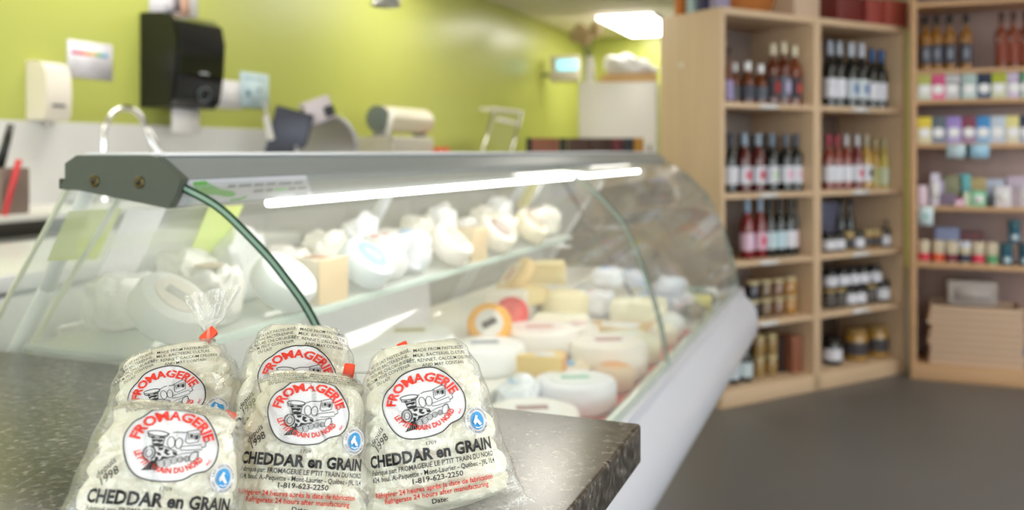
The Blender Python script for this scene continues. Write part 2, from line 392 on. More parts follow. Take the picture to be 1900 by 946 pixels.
# upper glass shelf on brackets
SHH = 1.05
sh = obj('glass_shelf', MB().box(-.995, -.80, Y0+.03, 2.5, SHH-.004, SHH+.004, .001), clear_mat('shelf_glass', (.96, .99, .97), .05, .02, haze=.35, hazecol=(236, 240, 234)), case)
obj('shelf_edge', MB().box(-.8, -.795, Y0+.03, 2.5, SHH-.007, SHH+.005, .001), mat('shelf_edge_mat', (205, 222, 212), .2), sh)
for yy in (2.5, 3.2):
    mb = MB(); mb.tube([(-1.0, yy, SHH-.03), (-.80, yy, SHH-.03)], .006, 6); mb.tube([(-.99, yy, SHH-.04), (-.87, yy, 1.25)], .007, 8)
    obj('shelf_bracket', mb, M_steel, case)
for yy in (2.9,):
    mb = MB(); mb.tube([(-.98, yy, 1.24), (-.70, yy, .80)], .005, 6)
    obj('shelf_bracket', mb, mat('dark_steel', (90, 84, 78), .35, metal=.7), case)
obj('card_clip', MB().tube([(-.93, 2.55, 1.21), (-.97, 2.55, 1.13)], [.018, .024], 12), mat('pale_yellow', (232, 222, 158), .5), case)

# papers fixed to the rear doors of the case
def onRear(px, py, o=.02):
    r = ray(px, py); best = None
    for i in range(4000):
        t = .6+i*.0008; p = Vector((r.x*t, r.y*t, CAMH+r.z*t))
        if p.x <= rp(p.z)+o: return p
    return p
def rear_card(name, label, cat, pts, col, mname, cols2=None):
    P = [onRear(x, y) for x, y in pts]; mb = MB()
    mb.add(P+[p+Vector((-.0012, 0, 0)) for p in P], [(0, 1, 2, 3), (4, 7, 6, 5), (0, 4, 5, 1), (1, 5, 6, 2), (2, 6, 7, 3), (3, 7, 4, 0)])
    o = obj(name, mb, mat(mname, col, .6), smooth=False); tag(o, label, cat); return o
rear_card('price_card', 'lime green card leaning inside the rear door at the near end of the case', 'card', [(128, 392), (226, 386), (180, 481), (88, 484)], (208, 216, 100), 'lime_card')
rear_card('notice_sheet', 'white sheet hanging beside the lime green card under the canopy', 'paper', [(238, 388), (308, 388), (252, 505), (176, 523)], (240, 236, 238), 'notice_white')
rear_card('price_card', 'pale yellow-green card behind the curved glass edge near the canopy', 'card', [(388, 384), (452, 380), (410, 470), (352, 470)], (222, 236, 130), 'pale_lime_card')

# ------------------------------------------------------------------ granite counter
GH = 1.055
gx, gy = onZ(1190, 785, GH).x, onZ(1190, 785, GH).y
ctr = thing('service_counter', 'grey speckled granite counter holding the bags of curds', 'counter', (0, 0, 0))
obj('granite_top', MB().box(-1.75, gx, -.45, gy, GH-.036, GH, .003), granite_mat(), ctr)
mb = MB(); mb.box(-1.70, -.30, -.40, gy-.01, .08, GH-.036, .003); mb.box(-1.66, -.36, -.36, gy-.06, 0, .08)
obj('cabinet_body', mb, mat('counter_body', (196, 198, 206), .4), ctr)
for k in range(3): obj('door', MB().box(-.302, -.288, -.38+k*.385, -.01+k*.385, .12, .98, .003), mat('counter_body', (196, 198, 206), .4), ctr)

# ------------------------------------------------------------------ bags of cheese curds
M_film = clear_mat('bag_film', (.99, .99, .985), .09, .06, bump=1.0, bscale=55, haze=.09, hazecol=(240, 240, 236), fres=.5)
M_curd = mat('cheese_curd', (250, 246, 226), .4, bump=.25, bscale=160, sss=.15, var=.03, vscale=60)
M_patch = mat('logo_white', (224, 224, 228), .35)
M_ink = mat('black_ink', (22, 22, 24), .4); M_red = mat('red_ink', (226, 58, 44), .4); M_blue = mat('blue_ink', (42, 150, 214), .4)
M_clip = mat('orange_clip', (250, 78, 36), .4)

_tc = {}
def text2d(body, size, bold=0.0, shear=0.0, align='CENTER'):
    """glyph triangles of a line of text as (verts2d, faces)"""
    key = (body, size, bold, shear, align)
    if key in _tc: return _tc[key]
    c = D.curves.new('t', 'FONT'); c.body = body; c.size = 1; c.offset = bold; c.shear = shear; c.align_x = align; c.resolution_u = 2; c.fill_mode = 'FRONT'
    o = D.objects.new('t', c); me = o.to_mesh()
    bm = bmesh.new(); bm.from_mesh(me); bmesh.ops.triangulate(bm, faces=bm.faces[:])
    vs = [(v.co.x*size, v.co.y*size) for v in bm.verts]; fs = [tuple(v.index for v in f.verts) for f in bm.faces]
    bm.free(); o.to_mesh_clear(); D.objects.remove(o); D.curves.remove(c)
    _tc[key] = (vs, fs); return vs, fs
def xf(vf, dx=0, dy=0, rot=0, sx=1, sy=1):
    c, s = cos(radians(rot)), sin(radians(rot))
    return [(x*sx*c-y*sy*s+dx, x*sx*s+y*sy*c+dy) for x, y in vf[0]], vf[1]
def fitw(vf, w):
    xs = [p[0] for p in vf[0]]; k = w/(max(xs)-min(xs)); return [(x*k, y) for x, y in vf[0]], vf[1]
def arc_top(vf, R, a0=0):  return [((R+y)*sin(x/R+a0), (R+y)*cos(x/R+a0)) for x, y in vf[0]], vf[1]
def arc_bot(vf, R, a0=0):  return [((R-y)*sin(x/R+a0), -(R-y)*cos(x/R+a0)) for x, y in vf[0]], vf[1]
class Art:
    """flat artwork made of 2D triangles in logo units (logo half width = 1)"""
    def __init__(s): s.v = []; s.f = []
    def put(s, vf):
        o = len(s.v); s.v += list(vf[0]); s.f += [tuple(i+o for i in f) for f in vf[1]]
    def poly(s, pts):
        o = len(s.v); s.v += list(pts); s.f += [tuple(o+i for i in t) for t in tessellate_polygon([[Vector((x, y, 0)) for x, y in pts]])]
    def stroke(s, pts, w, closed=False):
        P = [Vector(p) for p in pts]; n = len(P); o = len(s.v)
        for i in range(n):
            a = P[(i-1) % n] if (closed or i) else P[i]; b = P[(i+1) % n] if (closed or i < n-1) else P[i]
            t = (b-a); t = t.normalized() if t.length else Vector((1, 0)); nn = Vector((-t.y, t.x))*w/2
            s.v += [tuple(P[i]+nn), tuple(P[i]-nn)]
        for i in range(n if closed else n-1):
            j = (i+1) % n; s.f += [(o+2*i, o+2*i+1, o+2*j+1), (o+2*i, o+2*j+1, o+2*j)]
    def ell(s, cx, cy, rx, ry, w=0, rot=0, n=20):
        c, q = cos(rot), sin(rot); pts = [(cx+rx*cos(2*pi*k/n)*c-ry*sin(2*pi*k/n)*q, cy+rx*cos(2*pi*k/n)*q+ry*sin(2*pi*k/n)*c) for k in range(n)]
        if w: s.stroke(pts, w, True)
        else: s.poly(pts)
OUTL = [(-1.0, .05), (-.9, .40), (-.66, .60), (-.44, .80), (-.1, .91), (.3, .90), (.58, .72), (.84, .42), (1.0, .1), (.98, -.25), (.82, -.48), (.56, -.58), (.3, -.76), (-.15, -.82), (-.55, -.74), (-.82, -.45)]
def closed_curve(pts, n=6):
    P = [Vector((x, y, 0)) for x, y in pts]; out = []; m = len(P)
    for i in range(m):
        p0, p1, p2, p3 = P[i-1], P[i], P[(i+1) % m], P[(i+2) % m]
        for k in range(n):
            t = k/n; q = .5*((2*p1)+(-p0+p2)*t+(2*p0-5*p1+4*p2-p3)*t*t+(-p0+3*p1-3*p2+p3)*t**3); out.append((q.x, q.y))
    return out
OC = closed_curve(OUTL)
PATCH = Art()       # concentric rings so that the patch follows the bag
PATCH.v.append((0, 0)); RN = 12; m_ = len(OC)
for r in range(1, RN+1): PATCH.v += [(x*r/RN, y*r/RN) for x, y in OC]
for k in range(m_):
    PATCH.f.append((0, 1+k, 1+(k+1) % m_))
    for r in range(RN-1):
        a = 1+r*m_+k; b = 1+r*m_+(k+1) % m_; PATCH.f += [(a, a+m_, b+m_), (a, b+m_, b)]
INK = Art(); RED = Art(); RED2 = Art(); BLUE = Art()
INK.stroke(OC, .028, True)
def Z(x, y): return ((x-375)/203, (435-y)/203)
def zs(*p): return [Z(*q) for q in p]
# the cow-spotted locomotive
INK.ell(*Z(312, 384), .21, .055, .018); INK.stroke(zs((272, 386), (276, 400), (298, 406), (338, 402), (354, 388)), .018)
for pp in (((282, 400), (300, 398), (305, 404), (288, 406)), ((318, 398), (340, 396), (346, 402), (322, 405)), ((294, 412), (336, 408), (338, 418), (326, 424), (312, 418), (298, 424)), ((300, 430), (318, 426), (340, 428), (344, 438), (326, 444), (308, 440))): INK.poly(zs(*pp))
INK.stroke(zs((292, 404), (304, 446)), .016); INK.stroke(zs((342, 402), (340, 440)), .016)
INK.ell(*Z(292, 476), .125, .165, .018); INK.ell(*Z(293, 476), .065, .09, .016); INK.ell(*Z(293, 476), .105, .14, .010)
INK.stroke(zs((300, 444), (330, 436), (352, 440), (398, 458), (404, 474), (330, 508), (318, 512)), .018)
for pp in (((322, 446), (346, 444), (344, 456), (330, 460)), ((352, 448), (372, 454), (362, 466), (378, 472), (366, 480), (350, 468)), ((382, 458), (402, 464), (402, 474), (388, 474)), ((318, 466), (336, 470), (344, 482), (330, 484)), ((346, 484), (368, 486), (392, 478), (396, 482), (340, 504)), ((320, 488), (334, 492), (332, 506), (320, 510))): INK.poly(zs(*pp))
for k in range(5):      # cowcatcher bars
    x0 = 308+k*4; x1 = 280+k*12; INK.poly(zs((x0, 508), (x0+4, 508), (x1+9, 552-k*1.5), (x1, 553-k*1.5)))
INK.poly(zs((276, 552), (332, 546), (332, 550), (276, 557)))
for x, y, r in ((348, 521, .068), (372, 513, .068), (396, 500, .06), (420, 492, .055), (446, 486, .05)): INK.ell(*Z(x, y), r, r*1.25, .013); INK.ell(*Z(x, y), r*.45, r*.6, .009)
INK.ell(*Z(371, 418), .075, .125, .014, .15); INK.ell(*Z(402, 418), .072, .12, .014)
INK.stroke(zs((350, 384), (380, 370), (420, 368), (432, 362), (470, 350), (484, 356)), .016)
INK.stroke(zs((428, 364), (426, 408), (440, 416), (480, 404), (484, 358)), .016)
for k in range(6): INK.stroke(zs((434+k*8, 368-k), (436+k*8, 398-k*2)), .013)
INK.poly(zs((440, 376), (452, 372), (454, 384), (444, 388))); INK.poly(zs((462, 378), (474, 374), (476, 392), (466, 396)))
INK.stroke(zs((414, 432), (440, 426), (496, 414), (502, 436), (440, 446), (414, 446)), .014, True)
INK.stroke(zs((500, 428), (516, 420), (512, 404), (524, 396)), .018)
INK.stroke(zs((404, 474), (430, 462), (490, 448)), .013); INK.ell(*Z(472, 472), .07, .13, .013, -.3); INK.stroke(zs((486, 452), (496, 486)), .013)
# lettering inside the oval
RED.put(xf(arc_top(fitw(text2d('FROMAGERIE', .30, .036), 1.62), .60), 0, .0, 4, 1.12, .98))
RED.put(xf(arc_bot(fitw(text2d("LE P'TIT TRAIN DU NORD", .19, .036), 1.72), .74), 0, .06, -2, 1.04, .92))
RED.put(xf(text2d('INC.', .09, .01), .86, -.30, 60))
# lettering on the film around it
INK.put(xf(text2d('1709', .13, .004), .05, -1.02, 0))
INK.put(xf(text2d('depuis', .22, .008, .25), -1.22, -.66, 50)); INK.put(xf(text2d('1998', .26, .012, .25), -1.10, -.86, 45))
def dense(body, size, bold, w, dx, dy, art, shear=0):
    art.put(xf(fitw(text2d(body, size, bold, shear), w), dx, dy))
dense('CHEDDAR en GRAIN', .42, .040, 3.15, .02, -1.38, INK)
dense("Fabriqué par: FROMAGERIE LE P'TIT TRAIN DU NORD", .18, .018, 3.1, .05, -1.58, INK)
dense('624, boul. A.-Paquette - Mont-Laurier - Québec - J9L 1L4', .18, .018, 3.1, .05, -1.76, INK)
dense('1-819-623-2250', .19, .02, 1.15, .1, -1.94, INK)
dense('Réfrigérer 24 heures après la date de fabrication', .19, .02, 2.9, .0, -2.16, RED2)
dense('Refrigerate 24 hours after manufacturing', .19, .02, 2.5, .05, -2.34, RED2)
dense('Date:', .18, .018, .36, .1, -2.54, INK)
for i, s in enumerate(('FAIT DE LAIT PASTEURISÉ,', 'CULTURE BACTÉRIENNE,', 'SEL, PRÉSURE, CHLORURE DE', 'CALCIUM. PEUT CONTENIR', 'DU LAIT')):
    INK.put(xf(text2d(s, .115, .003), -.78+i*-.03, 1.22-i*.13, 14))
for i, s in enumerate(('MADE FROM PASTEURIZED', 'MILK, BACTERIAL CULTURE,', 'SALT, RENNET, CALCIUM CHLORIDE', 'AND MAY CONTAIN')):
    INK.put(xf(text2d(s, .115, .003), .62, 1.30-i*.13, -4))
# small blue milk emblem
EX, EY = 1.28, -.62
MW = Art(); MW.ell(EX, EY, .36, .36)
BLUE.ell(EX, EY, .20, .235)
WH = Art(); WH.poly([(EX-.14, EY-.02), (EX-.04, EY+.15), (EX+.02, EY+.13), (EX+.0, EY+.06), (EX+.12, EY-.10), (EX+.04, EY-.13), (EX-.03, EY-.04), (EX-.10, EY-.10)]); WH.stroke([(EX-.1, EY-.16), (EX, EY-.19), (EX+.12, EY-.15)], .03)
INK.put(xf(arc_top(text2d('LAIT 100% CANADIEN', .085, .003), .27), EX, EY)); INK.put(xf(arc_bot(text2d('100% CANADIAN MILK', .085, .003), .33), EX, EY))

HW = .030; HV = .0261; YL = .068          # logo half width along the film, as seen, and its height on the bag
WTAB = [(0, .056), (.006, .051), (.02, .0475), (.045, .0425), (.068, .039), (.085, .0355), (.098, .0300), (.109, .0215), (.117, .0120), (.124, .0045), (.130, .0045), (.140, .012), (.158, .021)]
TTAB = [(0, .0008), (.004, .004), (.010, .012), (.024, .018), (.05, .021), (.078, .0200), (.096, .0165), (.108, .0115), (.117, .0070), (.124, .0042), (.130, .0042), (.140, .003), (.158, .002)]
PW = 2.3
def make_bag(label, lp, hwpx, roll, lean, yaw=0, neck=(0, 0, 0, 0, 0, 0), seed=0, wk=1.0, wf=1.0, ox=0, cp=0):
    WTAB_ = [(a, b*(1+(wf-1)*(1 if a < .11 else 0))) for a, b in WTAB]
    zr = (lp[1]-HOR)/F
    f = onT(lp[0], lp[1], .6); f = Vector((f.x, f.y, 0)).normalized(); f = Matrix.Rotation(radians(yaw), 3, 'Z') @ f
    up = f*sin(radians(lean))+Vector((0, 0, 1))*cos(radians(lean)); nr = up.cross(f.cross(Vector((0, 0, 1)))) 
    rt = f.cross(Vector((0, 0, 1))).normalized(); nr = rt.cross(up).normalized()
    R = Matrix((rt, up, nr)).transposed() @ Matrix.Rotation(radians(roll), 3, 'Z')
    def wr(x, y):
        a = noise.noise(Vector((x*26+seed*7.3, y*26, seed*3.1)))*.0020
        v2 = Vector((x*60+y*26+seed, y*30-x*12, seed*1.7)); a += -max(0, .16-abs(noise.noise(v2)))*.010
        pl = min(1, max(0, (y-.078)/.03)); a += pl*sin(x/max(.008, lerp_tab(WTAB_, y))*10+seed+y*60)*.0010*(1 if y < .124 else .6)
        e = max(0, abs(x)/.046-.55); a += e*noise.noise(Vector((x*80, y*50, seed)))*.005
        return a*wk
    def nb(y):
        k = min(1, max(0, (y-.104)/.021)); k = k*k*(3-2*k); e = max(0, y-.125)
        c = max(0, y-.086); return Vector((neck[0]*k+neck[3]*e, neck[1]*k+neck[4]*e-cp*c, neck[2]*k+neck[5]*e-cp*c*.6))
    def halfz(x, y):
        w = lerp_tab(WTAB_, y); T = lerp_tab(TTAB, y); u = min(.999, abs(x)/w); return T*(1-u**PW)**(1/PW), T
    def surf(x, y, eps=0):
        w = lerp_tab(WTAB_, y); u = x/(w*1.12); X = w*sin(max(-pi/2, min(pi/2, u))); hz, T = halfz(X, y)
        z = hz+wr(X, y)*(hz/T)+eps*(1+2*abs(X)/w); b = nb(y)
        return (X+b.x, y+b.y, z+b.z), abs(u) < 1.42 and y > .001 and y < .119
    root = thing('curd_bag', label, 'bag of cheese', group='bags of cheese curds on the granite')
    # transform: logo centre on the front surface lands on P
    # film
    NY, NA = 110, 96; mb = MB(); vs = []; fs = []
    for i in range(NY+1):
        y = 0.158*i/NY; w = lerp_tab(WTAB_, y); T = lerp_tab(TTAB, y); b = nb(y)
        for k in range(NA):
            a = 2*pi*k/NA; c, q = cos(a), sin(a)
            x = w*math.copysign(abs(c)**(2/PW), c); z = T*math.copysign(abs(q)**(2/PW), q)
            if y > .130: z += sin(c*9+seed)*.003*(y-.130)/.03
            if y < .012: z += sin(x*160+seed)*.002*(1-y/.012)
            z += wr(x, y)*(z/T if T > .003 else 0) + (.0 if z > 0 else 0)
            yy = y-(.006*(1-abs(c)) if y == 0 else 0)
            vs.append((x+b.x, yy+b.y, z+b.z))
    for i in range(NY):
        for k in range(NA):
            k2 = (k+1) % NA; fs.append((i*NA+k, i*NA+k2, (i+1)*NA+k2, (i+1)*NA+k))
    mb.add(vs, fs); film = obj('plastic_film', mb, M_film, root)
    # size and distance: the bag stands on the granite
    q0 = surf(ox, YL)[0]; lc = Vector(q0); s1 = hwpx/F/HV; zmin = min((R @ Vector(v)).z for v in vs)
    t = (CAMH-GH-.0004)/(zr+s1*((R @ lc).z-zmin)); s = s1*t; org = onT(lp[0], lp[1], t)-R @ (lc*s)
    root.matrix_world = Matrix.Translation(org) @ R.to_4x4() @ Matrix.Diagonal((s, s, s, 1))
    # curds heaped inside: squashed lumps forming one mass
    mb = MB(); vs = []; fs = []; NY2, NA2 = 90, 110
    for i in range(NY2+1):
        y = .004+.112*i/NY2; b = nb(y); w = min(.0475*wf, lerp_tab(WTAB_, y))*.93; T = lerp_tab(TTAB, y)*.90
        g = min(1, (i/NY2)/.06, (1-i/NY2)/.10)**.5 if 0 < i < NY2 else .02
        for k in range(NA2):
            a = 2*pi*k/NA2; c, q = cos(a), sin(a)
            x = w*g*math.copysign(abs(c)**(2/PW), c); z = T*g*math.copysign(abs(q)**(2/PW), q)
            d = noise.voronoi(Vector((x*72+seed*5, y*60, z*72)))[0]; l = min(1, (d[1]-d[0])*1.7)
            k_ = 1-.16*(1-l)**2; kz = 1-.26*(1-l)**2; z = z*kz+wr(x, y)*(z/T)*.8
            vs.append((x*k_+b.x, y+b.y, z-.0006+b.z))
    for i in range(NY2):
        for k in range(NA2):
            k2 = (k+1) % NA2; fs.append((i*NA2+k, i*NA2+k2, (i+1)*NA2+k2, (i+1)*NA2+k))
    fs.append(tuple(range(NA2))); fs.append(tuple(range(NY2*NA2, (NY2+1)*NA2)))
    mb.add(vs, fs); obj('curds', mb, M_curd, root)
    # prints lie just outside the film
    def printed(name, art, m, eps):
        vs = []; ok = []
        for x, y in art.v:
            p, k = surf(x*HW+ox, YL+y*HV*(.92 if y > 0 else .86), eps); vs.append(p); ok.append(k)
        mb = MB(); mb.v = vs; mb.f = [f for f in art.f if all(ok[i] for i in f)]; mb.m = [0]*len(mb.f)
        o = obj(name, mb, m, root, smooth=False); return o
    printed('logo_patch', PATCH, M_patch, .0004); printed('emblem_disc', MW, M_patch, .0004)
    printed('black_print', INK, M_ink, .0008); printed('red_lettering', RED, M_red, .0008); printed('red_print', RED2, M_red, .0008)
    e = printed('milk_emblem', BLUE, M_blue, .0006); 
    w = printed('emblem_mark', WH, M_patch, .0009); w.parent = e
    # tape clip around the neck
    c0 = nb(.127)+Vector((0, .127, 0)); mb = MB(); mb.box(-.0062, .0062, -.0036, .0036, -.0048, .0048, .001, M=Matrix.Translation(c0) @ Matrix.Rotation(radians(20+seed*17), 4, 'Z'))
    obj('neck_clip', mb, M_clip, root)
    return root
make_bag('bag of curds at the back left, partly hidden, its clipped neck sticking up', (306, 738), 70, 6, 24, 0, (.026, -.015, -.008, .25, .1, 0), 1, 1.2, 1.22, -.010)
make_bag('bag of curds at the back middle, leaning behind the front middle bag', (552, 704), 76, -6, 22, 0, (.01, -.022, -.036, 0, -1.5, -1), 2)
make_bag('bag of curds at the front left, lowest, with the largest oval logo', (318, 828), 88, -13, 20, 4, (.0285, -.012, -.006, 1.2, -.9, -.5), 3, 1.2, 1.08, 0, .62)
make_bag('bag of curds at the front middle between the left and right ones', (572, 768), 78, -8, 18, 0, (.020, -.006, -.006, 1.3, -.3, -.3), 4, 1.2, 1.03, 0, .55)
make_bag('bag of curds at the right, standing alone beside the counter edge', (786, 752), 80, 7, 15, 2, (-.008, -.020, -.038, 0, -1.5, -1), 5, 1.1, 1.05, -.002)

# ------------------------------------------------------------------ maple shelf unit (turned, two bays) and pine shelf unit
A0 = onZ(1338, 760, 0); A1 = onZ(1680, 692, 0)
ea = (A1-A0).normalized(); na = Vector((-ea.y, ea.x, 0)); LA = (A1-A0).length; DA = .47
angA = math.atan2(ea.y, ea.x)
def uA(px, d=0):
    """distance along the shelf front of the point seen at column px, d behind the front"""
    r = ray(px, 500); o = A0+na*d
    # o + u*ea = t*r
    det = ea.x*(-r.y)+ea.y*r.x
    return (-o.x*(-r.y)+-o.y*r.x)/det
def pA(u, d, z): p = A0+ea*u+na*d; return (p.x, p.y, z)
HA = CAMH+(281-12)*onZ(1338, 760, 0).dot(Vector((-sin(TH), cos(TH), 0)))/F
sa = thing('shelf_unit', 'tall pale maple shelf unit with two bays of bottles and jars', 'shelving', A0[:], angA)
uP = uA(1517)
obj('side_panel', MB().box(0, .028, 0, DA, 0, HA, .002), M_maple, sa); obj('side_panel', MB().box(LA-.028, LA, 0, DA, 0, HA, .002), M_maple, sa)
obj('side_panel', MB().box(uP-.028, uP+.028, 0, DA, 0, HA-.03, .002), M_maple, sa)
obj('top_panel', MB().box(.028, LA-.028, 0, DA, HA-.035, HA, .002), M_mapleh, sa)
obj('back_panel', MB().box(.028, LA-.028, DA-.01, DA, .0, HA-.035), M_back, sa)
obj('plinth', MB().box(.028, LA-.028, .0, .02, 0, .075, .002), M_mapleh, sa)
SHA = [.09, .415, .735, 1.085, 1.55]
for z in SHA:
    for a, b in ((.028, uP-.028), (uP+.028, LA-.028)):
        f = obj('shelf_board', MB().box(a, b, .003, DA-.01, z-.028, z, .002), M_mapleh, sa)
        if z > .2: obj('price_rail', MB().box(a+(b-a)*.38, a+(b-a)*.58, -.002, .003, z-.026, z-.004), mat('tag_white', (238, 238, 240), .5), f)
obj('cam_cover', MB().lathe([(.014, 0), (.013, .002)], M=Matrix.Translation((0, .30, HA-.27)) @ Matrix.Rotation(-pi/2, 4, 'Y')), M_white, sa)

B0 = onZ(1690, 703, 0); BX, BY = B0.x, 5.60; HB = 2.42; LBX = 1.35; DB = .34
sb = thing('shelf_unit', 'pine shelf unit at the right edge holding jars, cards and wooden boxes', 'shelving', (BX, BY, 0))
SHB = [.09, .665, .99, 1.345, 1.595, 1.765, 2.15]
M_pback = wood_mat('pine_back', (196, 172, 168), .05, 1, 2, .6)
obj('side_panel', MB().box(0, .032, 0, DB, 0, HB, .002), M_pine, sb); obj('side_panel', MB().box(LBX-.03, LBX, 0, DB, 0, HB, .002), M_pine, sb)
obj('back_panel', MB().box(.03, LBX-.03, DB-.012, DB, .0, HB-.03), M_pback, sb); obj('top_panel', MB().box(.03, LBX-.03, 0, DB, HB-.03, HB), M_pine, sb)
obj('plinth', MB().box(.03, LBX-.03, 0, .02, 0, .07, .002), M_pine, sb)
for z in SHB: obj('shelf_board', MB().box(.032, LBX-.03, .002, DB-.012, z-.026, z, .002), M_pine, sb)
def xB(px, d=.06): r = ray(px, 500); return r.x*(BY+d)/r.y

# ------------------------------------------------------------------ bottles and jars
LBL = {}
def lm(c): return mat('label_%d_%d_%d' % c, c, .6)
def gm(c): return mat('glass_%d_%d_%d' % c, c, .08, coat=.4)
def bottle(loc, rot, label, kind, glass, lab, cap, group, accent=None, s=1.0, name='wine_bottle', cat='bottle', rs=None):
    t = thing(name, label, cat, loc, rot, group)
    if kind == 'wine': pr = [(.030, 0), (.037, .004), (.037, .175), (.034, .195), (.020, .222), (.0145, .24), (.0138, .300), (.0155, .302), (.0155, .308)]; l = (.045, .135); r = .0374; c = (.0163, .245, .311)
    elif kind == 'square': pr = [(.030, 0), (.038, .004), (.039, .15), (.036, .17), (.016, .19), (.0135, .20), (.0135, .235)]; l = (.03, .12); r = .0394; c = (.0175, .215, .262)
    elif kind == 'small': pr = [(.026, 0), (.031, .004), (.031, .095), (.027, .112), (.014, .13), (.012, .135), (.012, .155)]; l = (.02, .08); r = .0314; c = (.016, .145, .185)
    elif kind == 'slim': pr = [(.026, 0), (.030, .004), (.030, .14), (.026, .165), (.015, .205), (.012, .235), (.012, .285)]; l = (.02, .12); r = .0304; c = (.014, .245, .292)
    elif kind == 'jar': pr = [(.030, 0), (.036, .005), (.036, .068), (.031, .078), (.029, .084)]; l = (.014, .062); r = .0364; c = (.033, .080, .098)
    elif kind == 'bigjar': pr = [(.052, 0), (.058, .006), (.058, .115), (.050, .130), (.046, .138)]; l = (.03, .095); r = .0585; c = (.054, .135, .158)
    elif kind == 'tub': pr = [(.034, 0), (.040, .004), (.041, .10), (.041, .105)]; l = (.01, .06); r = .0414; c = (.043, .105, .145)
    q_ = rs if rs else s
    obj('glass_body', MB().lathe([(a*q_, b*s) for a, b in pr], seg=18), gm(glass), t)
    if cap: obj('cap', MB().lathe([(c[0]*q_, c[1]*s), (c[0]*q_, (c[2]-.002)*s), (c[0]*.9*q_, c[2]*s)], seg=16), mat('cap_%d_%d_%d' % cap, cap, .35), t)
    if lab:
        lo = MB(); n = 18
        r *= q_/s; lo.add([(r*s*cos(2*pi*k/n), r*s*sin(2*pi*k/n), z*s) for z in l for k in range(n)], [(k, (k+1) % n, n+(k+1) % n, n+k) for k in range(n)])
        lb = obj('label_band', lo, lm(lab), t)
        if accent:     # a patch of colour on the side facing the room
            zc = (l[0]+l[1])/2; hh = (l[1]-l[0])*.26
            ac = MB(); rr = (r+.0006)*s; aa = [-pi/2-.45, -pi/2-.15, -pi/2+.15, -pi/2+.45]
            ac.add([(rr*cos(q), rr*sin(q), (zc+d)*s) for d in (-hh, hh) for q in aa], [(k, k+1, k+5, k+4) for k in range(3)])
            obj('label_mark', ac, lm(accent), lb)
    return t
WH_ = (226, 228, 240); DK = (16, 20, 22); RD = (88, 16, 20)
RAD = dict(wine=.0374, square=.0394, small=.0314, slim=.0304, jar=.0364, bigjar=.0585, tub=.0414)
def layA(items, bay, d):
    """positions along the shelf and radius factors that keep neighbours apart and inside the bay"""
    lo, hi = ((.03, uP-.03), (uP+.03, LA-.03))[bay]; us = [uA(px, d) for px, k, s in items]; out = []
    for i, (px, k, s) in enumerate(items):
        R = RAD[k]*s; g = [abs(us[i]-us[j]) for j in (i-1, i+1) if 0 <= j < len(us)]
        m = min(g)/2*.97 if g else R
        R2 = min(R, m); us[i] = min(max(us[i], lo+R2+.002), hi-R2-.002)
        if i and us[i]-us[i-1] < R2+out[-1][1]*RAD[items[i-1][1]]: R2 = min(R2, max(.01, us[i]-us[i-1]-out[-1][1]*RAD[items[i-1][1]]-.001))
        out.append((us[i], R2/RAD[k]))
    return out
def rowA(h, bay, items, group, phr, d=.09):
    lay = layA([(it[0], it[1], it[7] if len(it) > 7 else 1) for it in items], bay, items[0][9] if len(items[0]) > 9 else d)
    for i, it in enumerate(items):
        px, kind, gl, lb, cp, desc = it[:6]; ac = it[6] if len(it) > 6 else None; s = it[7] if len(it) > 7 else 1; dz = it[8] if len(it) > 8 else 0; dd = it[9] if len(it) > 9 else d
        nm = {'jar': 'preserve_jar', 'bigjar': 'clip_top_jar', 'tub': 'tub'}.get(kind, 'bottle')
        bottle(pA(lay[i][0], dd, h+dz+.0005), angA, '%s, %s from left, %s' % (desc, ORD[i], phr), kind, gl, lb, cp, group, ac, s, nm, 'jar' if 'jar' in kind or kind == 'tub' else 'bottle', lay[i][1])
AM = (104, 46, 14); WT = (236, 236, 240)
rowA(SHA[4], 0, [(1352, 'slim', AM, (170, 160, 210), (60, 40, 30), 'tall dark amber bottle'), (1364, 'small', AM, (90, 90, 100), WT, 'small amber bottle with white stopper', None, 1.15),
  (1387, 'small', AM, (70, 74, 90), WT, 'small amber bottle with white stopper', None, 1.2), (1411, 'small', AM, (90, 96, 110), WT, 'small amber bottle with white stopper', None, 1.15),
  (1434, 'square', (92, 34, 12), (60, 50, 60), (226, 216, 190), 'square amber bottle with gold cork', (170, 40, 40), 1.25), (1454, 'square', (92, 34, 12), (110, 112, 130), (226, 216, 190), 'square amber bottle with gold cork', (190, 180, 220), 1.3), (1474, 'square', (120, 50, 14), (50, 50, 62), (226, 216, 190), 'square amber bottle with gold cork', (180, 60, 60), 1.25)], 'spirit bottles on the top shelf', 'left bay top shelf')
rowA(SHA[3], 0, [(1355, 'wine', DK, WH_, (40, 50, 70), 'dark wine bottle with white label'), (1381, 'wine', RD, WH_, (150, 170, 190), 'red wine bottle with pink flower label', (214, 60, 100)), (1407, 'wine', RD, WH_, (150, 165, 180), 'red wine bottle with pink flower label', (200, 40, 90)),
  (1432, 'wine', DK, WH_, (110, 130, 150), 'dark wine bottle with pale green marked label', (190, 215, 190)), (1458, 'wine', DK, WH_, (90, 100, 120), 'dark wine bottle with pale pink marked label', (230, 170, 200)), (1484, 'wine', DK, WH_, (60, 70, 90), 'dark wine bottle with pale pink marked label', (226, 190, 210))], 'wine bottles on the second shelf down', 'left bay second shelf')
for i, px in enumerate((1382, 1404, 1426, 1448, 1468)):
    bottle(pA(min(uA(px, .20), uP-.075-(4-i)*.085), .24, SHA[3]+.0005), angA, 'dark bottle in back row, %s from left, left bay second shelf' % ORD[i], 'wine', DK, WH_, (30, 34, 44), 'back row wine bottles')
